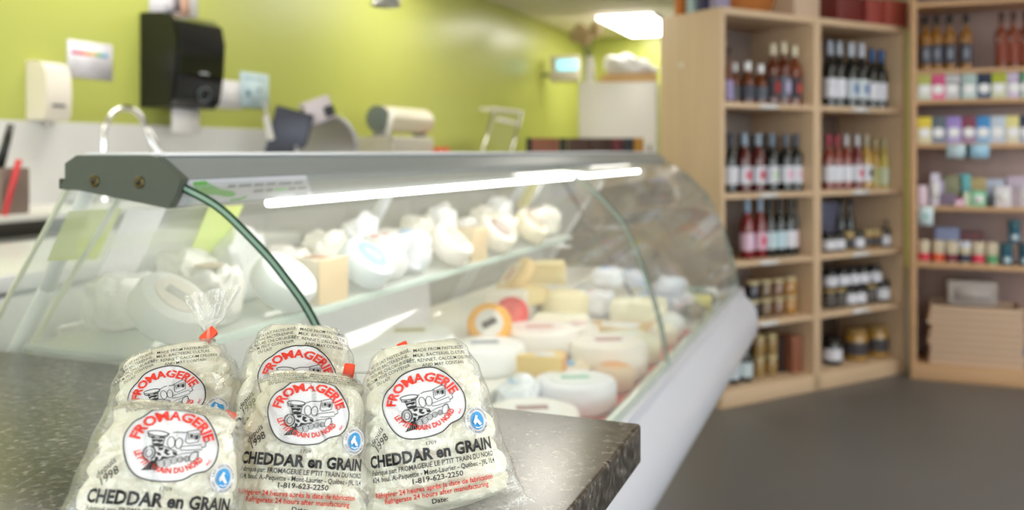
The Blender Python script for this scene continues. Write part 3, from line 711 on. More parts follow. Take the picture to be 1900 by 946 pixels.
rowA(SHA[2], 0, [(1386, 'wine', (120, 20, 28), (230, 200, 226), (150, 175, 205), 'rosé bottle with pink label and silver cap'), (1410, 'wine', (120, 20, 28), (232, 190, 214), (150, 175, 205), 'rosé bottle with pink label and silver cap', (210, 50, 90)),
  (1428, 'wine', DK, (200, 222, 232), (30, 36, 44), 'dark bottle with pale blue label'), (1446, 'wine', DK, (196, 222, 236), (30, 36, 44), 'dark bottle with pale blue label'), (1464, 'wine', DK, (226, 226, 236), (30, 36, 44), 'dark bottle with white label'), (1482, 'wine', DK, (228, 206, 218), (30, 36, 44), 'dark bottle with pinkish label')], 'wine bottles on the third shelf down', 'left bay third shelf')
cols = [(34, 34, 54), (112, 88, 58), (132, 98, 74), (172, 122, 48), (206, 160, 40)]
LJ = layA([(px, 'jar', 1) for px in (1396, 1419, 1442, 1464, 1486)], 0, .10)
for lv in (0, 1):
    rowA(SHA[1], 0, [(px, 'jar', c, None, (214, 200, 160), ('upper' if lv else 'lower')+' honey jar with pale lid') for px, c in zip((1396, 1419, 1442, 1464, 1486), cols)], 'stacked jars in the left bay', 'left bay fourth shelf', .10) if not lv else \
    [bottle(pA(LJ[i][0], .10, SHA[1]+.100), angA, '%s lidded jar standing on another jar, %s from the left' % (['navy', 'brown', 'tan', 'amber', 'golden'][i], ORD[i]), 'jar', cols[i], None, (214, 200, 160), 'stacked jars in the left bay', None, 1, 'preserve_jar', 'jar', LJ[i][1]) for i, px in enumerate((1396, 1419, 1442, 1464, 1486))]
rowA(SHA[0], 0, [(1358, 'small', DK, (200, 214, 226), (40, 70, 110), 'squat dark bottle with pale blue label', None, 1.3, 0, .1), (1382, 'small', DK, (206, 220, 226), (40, 70, 110), 'squat dark bottle with pale blue label', None, 1.3, 0, .1)], 'squat bottles on the bottom shelf', 'left bay bottom shelf')
for j, px in enumerate((1408, 1431)):
    for lv in range(2):
        bottle(pA(uA(px, .12), .12, SHA[0]+.0005+lv*.113), angA, '%s golden jar in the %s column, left bay bottom shelf' % (('lower', 'upper')[lv], ('left', 'right')[j]), 'jar', (160, 130, 78), None, (206, 190, 140), 'golden jars on the bottom shelf', None, 1.14, 'preserve_jar', 'jar', .88)
def carton(loc, rot, w, d, h, col, name, label, group=None, mark=None, lid=None, cat='box', band=None):
    t = thing(name, label, cat, loc, rot, group)
    obj('carton_body', MB().box(-w/2, w/2, -d/2, d/2, 0, h, .003), mat('carton_%d_%d_%d' % col, col, .55), t)
    if lid: obj('lid', MB().box(-w/2-.002, w/2+.002, -d/2-.002, d/2+.002, h*.82, h+.003, .002), mat('carton_%d_%d_%d' % lid, lid, .5), t)
    if mark: obj('printed_panel', MB().box(-w*.36, w*.36, -d/2-.001, -d/2+.001, h*.2, h*.72), mat('carton_%d_%d_%d' % mark, mark, .55), t)
    return t
carton(pA(uP-.165, .17, SHA[0]+.0005), angA, .085, .1, .19, (46, 34, 32), 'gift_box', 'dark brown gift box on the bottom shelf of the left bay', 'gift boxes')
carton(pA(uP-.075, .12, SHA[0]+.0005), angA, .075, .1, .20, (146, 92, 68), 'gift_box', 'reddish brown gift box on the bottom shelf beside the middle post', 'gift boxes')
# right bay
BL_ = (30, 80, 140)
rowA(SHA[4], 1, [(1540, 'wine', DK, WH_, (170, 180, 200), 'dark wine bottle with wide white label', None, 1.2), (1557, 'wine', DK, WH_, (180, 190, 205), 'dark wine bottle with wide white label', None, 1.2), (1579, 'wine', DK, (206, 216, 226), (190, 196, 214), 'dark bottle with tall pale label and blue foot', (90, 120, 180), 1.2),
  (1598, 'wine', DK, (214, 224, 230), (190, 196, 214), 'dark bottle with tall pale label and blue foot', (90, 120, 180), 1.2), (1618, 'wine', DK, WH_, BL_, 'dark bottle with blue foil and white label', None, 1.12), (1634, 'wine', DK, WH_, BL_, 'dark bottle with blue foil and white label', None, 1.12), (1655, 'wine', (36, 34, 14), WH_, BL_, 'olive bottle with blue foil and white label', None, 1.12)], 'wine bottles at the top of the right bay', 'right bay top shelf')
RS = (128, 46, 28); GD = (176, 138, 50)
rowA(SHA[3], 1, [(1537, 'wine', RS, WH_, (160, 30, 60), 'rosé bottle with crimson foil'), (1553, 'wine', RS, WH_, (160, 30, 60), 'rosé bottle with crimson foil'), (1570, 'wine', RS, WH_, (190, 186, 190), 'rosé bottle with silver foil'), (1590, 'wine', (110, 26, 30), WH_, (190, 190, 196), 'red bottle with crimson marked label', (200, 40, 80)),
  (1607, 'wine', GD, WH_, (170, 160, 140), 'golden bottle with white label', (80, 60, 80)), (1624, 'slim', GD, (176, 176, 120), (170, 160, 120), 'slim golden bottle with olive label'), (1640, 'slim', (188, 172, 70), (206, 216, 190), (180, 170, 130), 'slim yellow bottle with pale green label'), (1656, 'slim', (170, 160, 90), (200, 214, 200), (180, 170, 130), 'slim yellow bottle with pale green label')], 'rosé and white bottles in the right bay', 'right bay second shelf')
rowA(SHA[2], 1, [(1537, 'jar', DK, WH_, (30, 28, 30), 'dark jar with white label', None, 1.1), (1555, 'jar', (40, 26, 20), WH_, (30, 28, 30), 'dark jar with white label', None, 1.1), (1573, 'jar', (150, 120, 60), (60, 60, 70), (190, 170, 120), 'gold jar with grey label', None, 1.1), (1591, 'jar', DK, WH_, (30, 28, 30), 'dark jar with white label', None, 1.1),
  (1609, 'jar', (160, 124, 62), (70, 66, 70), (190, 170, 120), 'gold jar with dark label', None, 1.1), (1625, 'jar', (160, 124, 62), (70, 66, 70), (190, 170, 120), 'gold jar with dark label', None, 1.1), (1641, 'jar', (60, 30, 16), WH_, (40, 28, 22), 'brown jar with white round label', None, 1.15), (1659, 'slim', (50, 30, 30), (70, 60, 80), (60, 40, 40), 'short dark bottle', None, .55)], 'jars on the third shelf down', 'right bay third shelf')
rowA(SHA[2], 1, [(1560, 'slim', DK, None, (30, 30, 34), 'tall dark bottle behind the jars', None, .98, 0, .22), (1577, 'slim', DK, None, (30, 30, 34), 'tall dark bottle behind the jars', None, .98, 0, .22)], 'tall bottles behind jars', 'right bay third shelf back row')
carton(pA(LA-.18, .43, SHA[2]+.0005), angA, .24, .03, .25, (146, 152, 186), 'display_card', 'large blue-grey card behind the jars, right bay third shelf', None, None, None, 'card')
for lv, pxs in ((0, (1538, 1557, 1576, 1594, 1614, 1646)), (1, (1540, 1562, 1581, 1600, 1622))):
    LK = layA([(px, 'jar', 1.12 if i < 5 or lv else 1.3) for i, px in enumerate(pxs)], 1, .10)
    for i, px in enumerate(pxs):
        gold = lv == 0 and i in (0, 1, 4)
        bottle(pA(LK[i][0], .10, SHA[1]+.0005+lv*.110), angA, '%s jar, %s row, right bay fourth shelf, %s from left' % ('gold-lidded dark' if gold else 'black white-labelled', ('lower', 'upper')[lv], ORD[i]), 'jar', (22, 22, 30), (90, 84, 80) if gold else WH_, (170, 146, 96) if gold else (20, 20, 24), 'stacked dark jars in the right bay', None, 1.12 if i < 5 or lv else 1.3, 'preserve_jar', 'jar', LK[i][1])
rowA(SHA[0], 1, [(1544, 'bigjar', (20, 18, 24), WH_, (30, 26, 28), 'black jar with white label', None, .95), (1588, 'bigjar', (164, 124, 54), (66, 62, 66), (150, 120, 70), 'big golden clip-top jar with grey label', None, 1.15), (1632, 'bigjar', (164, 124, 54), (66, 62, 66), (150, 120, 70), 'big golden clip-top jar with grey label', None, 1.15)], 'big jars on the bottom shelf', 'right bay bottom shelf', .12)
# things on top of the maple unit
zt = HA+.0005
def topbox(px, d, w, dd, h, col, label, name='storage_box', cat='box', lid=None): return carton(pA(uA(px, d), d, zt), angA, w, dd, h, col, name, label, None, None, lid, cat)
for i, (u, c, nm) in enumerate(((.06, (170, 190, 196), 'pale blue'), (.10, (54, 50, 92), 'navy'), (.14, (150, 140, 170), 'lilac'), (.018+.0, (196, 110, 40), 'orange'))):
    carton(pA(.05+.0, .37-u*2.2, zt), angA, .09, .055, .17, c, 'book', '%s book standing on the left end of the maple shelf unit' % nm, 'books on the shelf unit', None, None, 'book')
bk = thing('wicker_basket', 'orange-brown wicker basket on top of the maple shelf unit', 'basket', pA(.31, .17, zt), angA)
mb = MB()
for k in range(9):
    r = .12+k*.004; mb.tube([( (r+.006*sin(j*pi/2+k*pi))*1.35*cos(j*pi/12), (r+.006*sin(j*pi/2+k*pi))*sin(j*pi/12), .008+k*.014) for j in range(25)], .0075, 6)
obj('woven_side', mb, mat('wicker', (190, 118, 58), .6), bk); obj('base', MB().lathe([(.115, 0), (.115, .008)], M=Matrix.Diagonal((1.35, 1, 1, 1))), mat('wicker', (190, 118, 58), .6), bk)
topbox(1466, .16, .20, .24, .16, (204, 176, 152), 'beige cardboard box on the maple shelf unit beside the basket')
topbox(1541, .17, .20, .26, .17, (108, 28, 26), 'dark red box on the maple shelf unit, left of the two red crates')
topbox(1592, .17, .17, .26, .15, (150, 60, 54), 'brick red crate on the maple shelf unit beside the dark red box')
topbox(1630, .17, .20, .26, .16, (172, 84, 74), 'rosy red crate at the right end of the maple shelf unit')

# ------------------------------------------------------------------ goods on the pine unit
def gB(px, h, kind, gl, lb, cp, label, group, s=1, d=.08, dz=0, name='preserve_jar', cat='jar', ac=None):
    rs = min(s, .034/RAD[kind]) if kind == 'square' else s*.9
    bottle((xB(px, d), BY+d, h+dz+.0005), 0, label, kind, gl, lb, cp, group, ac, s, name, cat, rs)
for i, px in enumerate((1718, 1738, 1762, 1792)): gB(px, SHB[5], 'square', (140, 92, 24), (66, 68, 84), (18, 18, 18), 'golden bottle with black cap, %s from left, top shelf of the pine unit' % ORD[i], 'golden bottles on the pine unit', 1.2, .08, 0, 'bottle', 'bottle', (130, 134, 150))
for i, px in enumerate((1858, 1880, 1902)): gB(px, SHB[5], 'square', (120, 50, 26), (140, 66, 50), (60, 28, 20), 'reddish amber bottle, %s of its row on the top shelf of the pine unit' % ORD[i], 'amber bottles on the pine unit', 1.2, .08, 0, 'bottle', 'bottle')
def boxrow(h, items, grp, lvl, hh=.135):
    for i, (px, top, face, nm) in enumerate(items):
        t = carton((max(xB(px, .07), BX+.075), BY+.07, h+.0005), 0, .074, .07, hh, face, 'soap_jar', '%s topped tub, %s from left, %s of the pine unit' % (nm, ORD[i], lvl), grp, None, top, 'tub')
        obj('round_label', MB().lathe([(.028, 0), (.028, .0015)], M=Matrix.Translation((0, -.0352, hh*.42)) @ Matrix.Rotation(pi/2, 4, 'X')), mat('label_round', (246, 246, 252), .5), t)
        for o in t.children:
            if o.name.startswith('lid'): o.scale = (1, 1, 1)
boxrow(SHB[4], [(1713, (196, 200, 110), (216, 226, 216), 'lime'), (1740, (232, 96, 150), (236, 130, 170), 'pink'), (1766, (206, 206, 214), (210, 210, 218), 'white'), (1797, (190, 212, 214), (200, 220, 224), 'pale blue'), (1825, (40, 50, 80), (80, 100, 130), 'navy'), (1852, (188, 196, 60), (214, 220, 190), 'yellow-green'), (1881, (214, 200, 232), (220, 208, 236), 'lilac'), (1903, (130, 210, 160), (200, 226, 216), 'mint')], 'coloured tubs on the upper pine shelf', 'second shelf down', .14)
boxrow(SHB[3], [(1714, (226, 204, 60), (226, 222, 190), 'yellow'), (1741, (92, 104, 118), (140, 146, 170), 'slate'), (1769, (164, 140, 216), (188, 176, 226), 'violet'), (1797, (130, 54, 80), (170, 140, 176), 'maroon'), (1823, (56, 140, 210), (150, 190, 230), 'blue'), (1850, (200, 212, 230), (206, 214, 232), 'pale grey'), (1879, (232, 222, 150), (228, 224, 206), 'cream'), (1903, (30, 50, 90), (190, 200, 226), 'dark blue')], 'coloured tubs on the third pine shelf', 'third shelf down', .15)
for o in list(D.objects):       # coloured upper half of the tubs
    if o.name.startswith('lid') and o.parent and o.parent.name.startswith('soap_jar'):
        for v in o.data.vertices:
            if v.co.z < .125: v.co.z = .088
for i, px in enumerate((1778, 1813)):
    o = obj('hanging_card', MB().box(-.06, .06, -.001, .001, -.075, 0), mat('pale_blue_card', ((202, 224, 238), (170, 212, 236))[i], .5) if i == 0 else mat('sky_card', (164, 208, 236), .5), loc=(xB(px, -.004), BY-.004, SHB[3]-.006)); tag(o, '%s card hanging from the edge of the third pine shelf' % ('white-blue left', 'sky blue right')[i].replace('left', '(left)').replace('right', '(right)'), 'card')
# fourth shelf: mixed gift goods
mix = [(1712, .05, .10, (228, 208, 226), 'tall pale pink carton'), (1735, .05, .16, (220, 214, 236), 'white carton'), (1757, .09, .06, (126, 108, 136), 'grey-violet flat box'), (1777, .06, .035, (236, 120, 206), 'magenta small box'), (1793, .035, .07, (206, 222, 196), 'pale green carton'), (1815, .07, .075, (140, 220, 180), 'mint green pot'), (1840, .035, .05, (70, 74, 86), 'dark little tin'), (1860, .08, .10, (232, 228, 240), 'white carton with rounded corners'), (1884, .05, .085, (176, 160, 172), 'grey pink carton'), (1904, .06, .11, (222, 218, 232), 'off-white carton')]
for i, (px, w, h, c, nm) in enumerate(mix):
    carton((max(xB(px, .08), BX+.036+w/2), BY+.08, SHB[2]+.0005), 0, w, .06, h*1.15, c, 'gift_box', '%s among the gifts, fourth shelf down of the pine unit' % nm, 'gift goods on the fourth pine shelf', (240, 240, 244) if i % 2 else None)
for i, (px, w, h, c, nm) in enumerate(((1768, .10, .17, (150, 150, 120), 'olive'), (1790, .06, .18, (110, 190, 200), 'turquoise'), (1815, .08, .16, (190, 170, 120), 'straw'), (1740, .07, .14, (196, 182, 220), 'lavender'), (1846, .09, .15, (196, 206, 232), 'pale blue'), (1885, .1, .17, (206, 190, 214), 'mauve'))):
    carton((xB(px, .2), BY+.2, SHB[2]+.0005), 0, w, .05, h, c, 'gift_box', '%s box in the back row, fourth shelf down of the pine unit' % nm, 'gift goods in the back row')
jr = [(1714, (214, 56, 80), 'red'), (1741, (226, 96, 60), 'orange'), (1766, (122, 46, 66), 'maroon'), (1790, (56, 60, 84), 'navy'), (1815, (224, 60, 96), 'crimson'), (1840, (96, 170, 120), 'green')]
for i, (px, c, nm) in enumerate(jr): gB(px, SHB[1], 'tub', (214, 204, 180), c, (222, 208, 186) if i != 3 else (220, 224, 240), '%s labelled small jar on the fifth shelf down of the pine unit' % nm, 'small jars on the fifth pine shelf', .86, ac=None)
for i, (px, dz) in enumerate(((1868, 0), (1902, 0), (1882, .128))): gB(px, SHB[1], 'tub', (36, 92, 116), (60, 110, 140), (46, 96, 112), '%s teal tin on the fifth shelf down of the pine unit' % ('left lower', 'right lower', 'topmost')[i], 'teal tins', .86, .08, dz, 'tin', 'tin', (220, 236, 246))
carton((xB(1757, .24), BY+.24, SHB[1]+.0005), 0, .13, .05, .19, (150, 160, 200), 'gift_box', 'blue-grey box behind the small jars on the fifth pine shelf'); carton((xB(1803, .24), BY+.24, SHB[1]+.0005), 0, .12, .05, .17, (120, 70, 76), 'gift_box', 'maroon box behind the small jars on the fifth pine shelf')
o = obj('hanging_card', MB().box(-.038, .038, -.001, .001, -.11, 0), mat('card_white', (216, 232, 240), .5), loc=(xB(1718, -.004), BY-.004, SHB[2]+.0)); tag(o, 'white card with a teal dot hanging at the left of the pine unit', 'card')
obj('teal_dot', MB().lathe([(.012, 0), (.012, .001)], M=Matrix.Translation((0, -.001, -.055)) @ Matrix.Rotation(pi/2, 4, 'X')), mat('teal_dot', (40, 170, 160), .5), o)
# stack of shallow wooden crates with a grey tray on top
M_crate = wood_mat('crate_wood', (206, 176, 150), .08, 2, 0, .6)
zc = SHB[0]+.0005; xc_ = xB(1806, .16)
for i in range(9):
    w = .475+.012*math.sin(i*2.3); hgt = .0375
    t = thing('wooden_tray', 'shallow wooden tray, %s from the bottom of the tray stack' % ORD[i], 'tray', (xc_+.005*sin(i*1.7), BY+.16, zc), .01*sin(i*3), 'stacked wooden trays')
    b = MB(); b.box(-w/2, w/2, -.13, .13, 0, .008); obj('base', b, M_crate, t)
    for (x0, x1, y0, y1) in ((-w/2, w/2, -.135, -.125), (-w/2, w/2, .125, .135), (-w/2, -w/2+.01, -.125, .125), (w/2-.01, w/2, -.125, .125)):
        obj('side_board', MB().box(x0, x1, y0, y1, 0, hgt-.003, .0015), M_crate, t)
    zc += hgt
carton((xB(1802, .14), BY+.16, zc), 0, .25, .18, .135, (170, 160, 156), 'grey_box', 'grey box resting on top of the stacked wooden trays', None, (182, 174, 172))
o = carton((xB(1896, .1), BY+.12, SHB[0]+.0005), 0, .06, .06, .15, (110, 110, 140), 'tin', 'blue-grey tin beside the stacked wooden trays', None, None, None, 'tin')

# ------------------------------------------------------------------ cheeses in the case
random.seed(3)
def stepz(x): return .8005 if x < -.72 and x >= -.91 else (.8505 if x < -.91 else .7555)
def on_deck(px, py):
    for h in (.7555, .8005, .8505):
        p = onZ(px, py, h)
        if abs(stepz(p.x)-h) < .004: return p
    p = onZ(px, py, .8005); return Vector((p.x, p.y, stepz(p.x)))
M_wrap = clear_mat('cling_film', (.99, .99, .99), .04, .12, bump=.5, bscale=40, haze=.08)
def cm(c): return mat('cheese_%d_%d_%d' % c, c, .5, var=.04, vscale=25)
def tm(c): return mat('print_%d_%d_%d' % c, c, .5)
def rounded_disc(r, h, e=.012): return [(r-e, 0), (r-e*.3, e*.3), (r, e), (r, h-e), (r-e*.3, h-e*.3), (r-e, h), (r*.5, h+.001)]
def wheel(p, r, h, col, label, mark=None, tilt=None, name='round_cheese', group='cheeses in the case', mark2=None, M=None, cat='cheese'):
    M0 = M or (Matrix.Translation(p) @ (tilt or Matrix.Identity(4)))
    t = thing(name, label, cat, group=group, M=M0)
    obj('rind', MB().lathe(rounded_disc(r, h, min(.012, h*.3)), seg=32), cm(col), t)
    if mark:
        l = obj('paper_label', MB().lathe([(r*.62, h+.0008), (r*.62, h+.002)], seg=28), tm(mark), t)
        if mark2: obj('label_print', MB().box(-r*.34, r*.34, -r*.16, r*.16, h+.002, h+.0032, .0004, M=Matrix.Rotation(.5, 4, 'Z')), tm(mark2), l)
    return t
def wedge(p, L, ang, h, col, rindc, label, rz=0, tilt=0, name='cheese_wedge', group='cheeses in the case', mark=None):
    M0 = Matrix.Translation(p) @ Matrix.Rotation(rz, 4, 'Z') @ Matrix.Rotation(tilt, 4, 'X')
    t = thing(name, label, 'cheese', group=group, M=M0); n = 8
    pl = [(0, 0)]+[(L*cos(-ang/2+ang*k/n), L*sin(-ang/2+ang*k/n)) for k in range(n+1)]
    obj('paste', MB().prism(pl, lambda a, b, d: (a, b, d), .001, h), cm(col), t, smooth=False)
    L2 = L+.004; o = [(L2*cos(-ang/2+ang*k/n), L2*sin(-ang/2+ang*k/n)) for k in range(n+1)]; i_ = [(L*cos(-ang/2+ang*k/n), L*sin(-ang/2+ang*k/n)) for k in range(n, -1, -1)]
    obj('rind', MB().prism(o+i_, lambda a, b, d: (a, b, d), 0, h+.0008), cm(rindc), t, smooth=False)
    if mark: obj('paper_label', MB().box(L*.45, L*.82, -L*ang*.18, L*ang*.18, h+.0008, h+.002), tm(mark), t)
    return t
def block(p, w, d, h, col, label, rz=0, mark=None, name='cheese_block', group='cheeses in the case', tilt=0, top=None):
    t = thing(name, label, 'cheese', group=group, M=Matrix.Translation(p) @ Matrix.Rotation(rz, 4, 'Z') @ Matrix.Rotation(tilt, 4, 'X'))
    obj('paste', MB().box(-w/2, w/2, -d/2, d/2, 0, h, min(.008, h*.2)), cm(col), t)
    if top: obj('top_rind', MB().box(-w/2+.001, w/2-.001, -d/2+.001, d/2-.001, h-.002, h+.006, .003), cm(top), t)
    if mark: obj('paper_label', MB().box(-w*.3, w*.3, -d*.28, d*.28, h+(.006 if top else 0), h+(.0075 if top else .0015)), tm(mark), t)
    return t
def pack(p, w, d, h, col, label, rz=0, mark=None, name='wrapped_cheese', tilt=0, seed=0):
    """soft cling-wrapped package"""
    bm = bmesh.new(); bmesh.ops.create_icosphere(bm, subdivisions=4, radius=1)
    for v in bm.verts:
        c = v.co; q = [math.copysign(abs(x)**.62, x) for x in c]; n_ = noise.noise(Vector(c)*2.6+Vector((seed, 0, 0)))*.16
        v.co = Vector((q[0]*w/2*(1+n_), q[1]*d/2*(1+n_), (q[2]*.5+.5)*h*(1+n_*(c.z > -.3))))
        if v.co.z < 0: v.co.z = 0
    mb = MB(); mb.add([v.co[:] for v in bm.verts], [[v.index for v in f.verts] for f in bm.faces]); bm.free()
    t = thing(name, label, 'cheese', group='cheeses in the case', M=Matrix.Translation(p) @ Matrix.Rotation(rz, 4, 'Z') @ Matrix.Rotation(tilt, 4, 'X'))
    obj('wrapped_body', mb, mat('wrap_%d_%d_%d' % col, col, .22, bump=.4, bscale=60, coat=.3), t)
    if mark: obj('sticker', MB().lathe([(min(w, d)*.26, h*.985), (min(w, d)*.26, h*1.0+.001), (min(w, d)*.05, h+.003)], seg=20), tm(mark), t)
    return t
WHC = (244, 242, 234); CR = (240, 226, 178); YE = (236, 204, 120)
def P_(px, py, dz=0): p = on_deck(px, py); p.z += dz; return p
wheel(P_(990, 790), .092, .05, WHC, 'white wheel nearest the granite counter, small dark print on top', (246, 246, 244), mark2=(150, 110, 110))
wheel(P_(1082, 768), .088, .062, (238, 242, 248), 'big white wheel with pale teal label at the front of the case', (236, 242, 240), mark2=(140, 200, 180))
wheel(P_(1168, 712), .048, .055, (222, 196, 158), 'small tan round with orange top next to the red mat', (228, 160, 80))
wheel(P_(1150, 678), .095, .085, (244, 238, 226), 'tall white wheel with brown oval label in the middle front', (244, 238, 230), mark2=(168, 92, 80))
pack(P_(1062, 694), .12, .10, .05, (240, 226, 190), 'cream wrapped piece with blue sticker behind the teal label wheel', .3, (96, 160, 200), seed=1)
wedge(P_(960, 690), .12, .8, .045, YE, (226, 150, 60), 'small golden wedge with orange rind between white wheels', .4, mark=(240, 240, 240))
pack(P_(925, 720), .09, .12, .07, (226, 234, 242), 'clear wrapped white piece with blue print behind the bags', .2, (110, 170, 215), seed=2)
wheel(P_(985, 652), .10, .06, (246, 240, 232), 'wide white wheel with pale pink ring label', (240, 226, 222), mark2=(214, 150, 140))
wheel(P_(868, 672), .095, .06, (246, 246, 244), 'white wheel just above the right bag, with small dark marks', (244, 244, 242), mark2=(120, 130, 150))
wheel(P_(770, 655), .10, .05, (248, 248, 246), 'white wheel with small orange and green label left of the waxed ones', (246, 246, 240), mark2=(170, 160, 60))
wheel(P_(690, 690), .10, .05, (246, 246, 246), 'white wheel half hidden behind the middle bags', (246, 246, 246))
tl = Matrix.Rotation(TH, 4, 'Z') @ Matrix.Rotation(radians(62), 4, 'X')
wheel(P_(838, 640, .012), .055, .05, (242, 172, 30), 'yellow-orange waxed wheel standing on edge with a white emblem', (226, 222, 212), tl, mark2=(70, 60, 60))
wheel(P_(902, 600, .012), .045, .045, (220, 36, 32), 'red waxed wheel beside the yellow-orange one', (232, 90, 80), tl)
wedge(P_(938, 603), .10, .9, .05, (244, 222, 160), (238, 190, 80), 'pale yellow wedge right of the red waxed wheel', 1.2)
tl2 = Matrix.Rotation(TH+.2, 4, 'Z') @ Matrix.Rotation(radians(-48), 4, 'Y')
wheel(P_(965, 585, .05), .075, .038, (240, 206, 140), 'tilted half round with orange rind leaning on the pile', (244, 232, 206), tl2, mark2=(196, 110, 90))
block(P_(962, 600), .12, .09, .05, (246, 240, 226), 'white block under the tilted half round', .3)
wheel(P_(1040, 588), .072, .08, (240, 228, 184), 'large pale yellow wheel at the back of the pile', None)
wedge(P_(1050, 578, .081), .13, 1.3, .065, (238, 222, 166), (222, 196, 130), 'big pale yellow wedge on top of the large pale wheel', 2.6)
block(P_(1045, 626), .15, .10, .055, (246, 240, 216), 'cream block in front of the large pale yellow wheel', .25)
pack(P_(1035, 645), .10, .08, .055, (244, 238, 226), 'small white wrapped round in the middle of the pile', 0, (232, 190, 190), seed=4)
block(P_(1150, 640), .17, .12, .06, (242, 240, 230), 'white rectangular cheese with tan rind in the middle', .1, (250, 250, 248), top=(214, 178, 120))
block(P_(1208, 640), .12, .10, .05, (232, 228, 200), 'pale green-cream block right of the tan rind cheese', .4)
for i, (px, py, c, m) in enumerate(((1100, 590, (232, 234, 240), (214, 60, 80)), (1138, 585, (238, 240, 246), None), (1175, 588, (240, 240, 244), (120, 140, 180)), (1215, 585, (214, 222, 236), (130, 150, 190)), (1248, 583, (226, 228, 238), None))):
    pack(P_(px, py), .10, .10, .075, c, 'wrapped white package in the far row, %s from the left' % ORD[i], i*.5, m, seed=5+i)
for i, (px, py, c, m) in enumerate(((1128, 540, (236, 238, 244), (150, 160, 200)), (1185, 540, (222, 226, 240), (110, 120, 160)), (1230, 548, (216, 222, 236), None))):
    pack(P_(px, py+38, .076), .10, .09, .06, c, 'wrapped package stacked on the far row, %s from the left' % ORD[i], i*.7, m, seed=15+i)
block(P_(1268, 640), .16, .14, .10, (240, 236, 206), 'large cream block at the right near the far end', .15)
block(P_(1222, 668), .13, .13, .07, (226, 224, 190), 'pale green-cream wedge-like block behind the tall white wheel', .7, (238, 240, 226))
pack(P_(1290, 640), .08, .10, .07, (238, 242, 240), 'glossy wrapped white package beside the red mat at the right', .2, seed=9)
def rollc(p, L, r, col, label, rz, band):
    t = thing('cheese_roll', label, 'cheese', group='cheeses in the case', M=Matrix.Translation(p+Vector((0, 0, r))) @ Matrix.Rotation(rz, 4, 'Z') @ Matrix.Rotation(pi/2, 4, 'Y'))
    obj('rind', MB().lathe([(r*.85, -L/2), (r, -L/2+.006), (r, L/2-.006), (r*.85, L/2)]), cm(col), t)
    obj('paper_band', MB().lathe([(r+.001, -L*.22), (r+.001, L*.22)]), tm(band), t)
rollc(P_(1310, 562), .15, .028, (240, 242, 240), 'white log with blue-green band near the far glass', .3, (110, 150, 140))
rollc(P_(1292, 580), .13, .026, (236, 226, 120), 'pale yellow log in front of the white log', .1, (206, 210, 150))
pack(P_(1338, 570), .08, .07, .05, (70, 76, 90), 'dark small package beside the far glass', .2, (190, 196, 200), seed=21)
pack(P_(1347, 590), .07, .07, .04, (140, 130, 110), 'olive small package beside the far glass', .2, seed=22)
pack(P_(1112, 620), .07, .07, .045, (196, 50, 66), 'small red package beside the tan rind cheese', .2, seed=23)
# settle the pile: keep pieces on the deck and out of one another
def settle():
    its = []
    for o in D.objects:
        if o.parent or o.get('group') != 'cheeses in the case': continue
        pts = [o.matrix_world @ c.matrix_local @ v.co for c in o.children for v in c.data.vertices]
        xs = [p.x for p in pts]; ys = [p.y for p in pts]; zs_ = [p.z for p in pts]
        its.append([o, (min(xs)+max(xs))/2, (min(ys)+max(ys))/2, (max(xs)-min(xs))/2, (max(ys)-min(ys))/2, min(zs_), max(zs_)])
    st = [(i[1], i[2]) for i in its]
    def cl(i):
        i[1] = min(max(i[1], -1.10+i[3]), -.486-i[3]); i[2] = min(max(i[2], .92+i[4]), Y1-.06-i[4])
        if i[5] < .86:
            for b in (-.72, -.91):     # stay clear of the riser of the next step
                z = .80 if b == -.72 else .85
                if i[5] < z-.01 and i[1]-i[3] < b+.003: i[1] = b+.003+i[3]
        if i[1] > -.486-i[3]: i[1] = -.486-i[3]
    for it in range(160):
        for i in its: cl(i)
        for a in range(len(its)):
            for b in range(a):
                A, B = its[a], its[b]
                if min(A[6], B[6])-max(A[5], B[5]) < .004: continue
                dx = A[1]-B[1]; dy = A[2]-B[2]; rx = (A[3]+B[3])*.90; ry = (A[4]+B[4])*.90
                q = math.hypot(dx/rx, dy/ry)
                if q < 1:
                    k = (1-q)*.5; L_ = max(q, .05); ux, uy = (dx/rx/L_, dy/ry/L_) if q > .05 else (0, 1)
                    A[1] += ux*rx*k*.5; A[2] += uy*ry*k*.5; B[1] -= ux*rx*k*.5; B[2] -= uy*ry*k*.5
    for i in its: cl(i)
    for i, (x0, y0) in zip(its, st):
        o = i[0]; m = o.matrix_world.copy(); m.translation += Vector((i[1]-x0, i[2]-y0, 0)); o.matrix_world = m
bpy.context.view_layer.update(); settle()
# white sheet standing along the back of the deck
mb = MB(); q0 = onRear(600, 660, .10); q1 = onRear(806, 540, .10)
shA = [Vector((-1.12, 1.30, .90)), Vector((-1.12, 2.2, .90))]
mb.add([(-1.01, 1.25, .853), (-1.01, 2.0, .853), (-1.062, 2.1, .985), (-1.062, 1.3, .965), (-1.002, 1.25, .853), (-1.002, 2.0, .853), (-1.064, 2.1, .985), (-1.064, 1.3, .965)], [(0, 1, 2, 3), (7, 6, 5, 4), (0, 1, 5, 4), (2, 3, 7, 6)])
o = obj('paper_sheet', mb, M_paper, smooth=False); tag(o, 'large white sheet leaning at the back of the case deck below the glass shelf', 'paper')
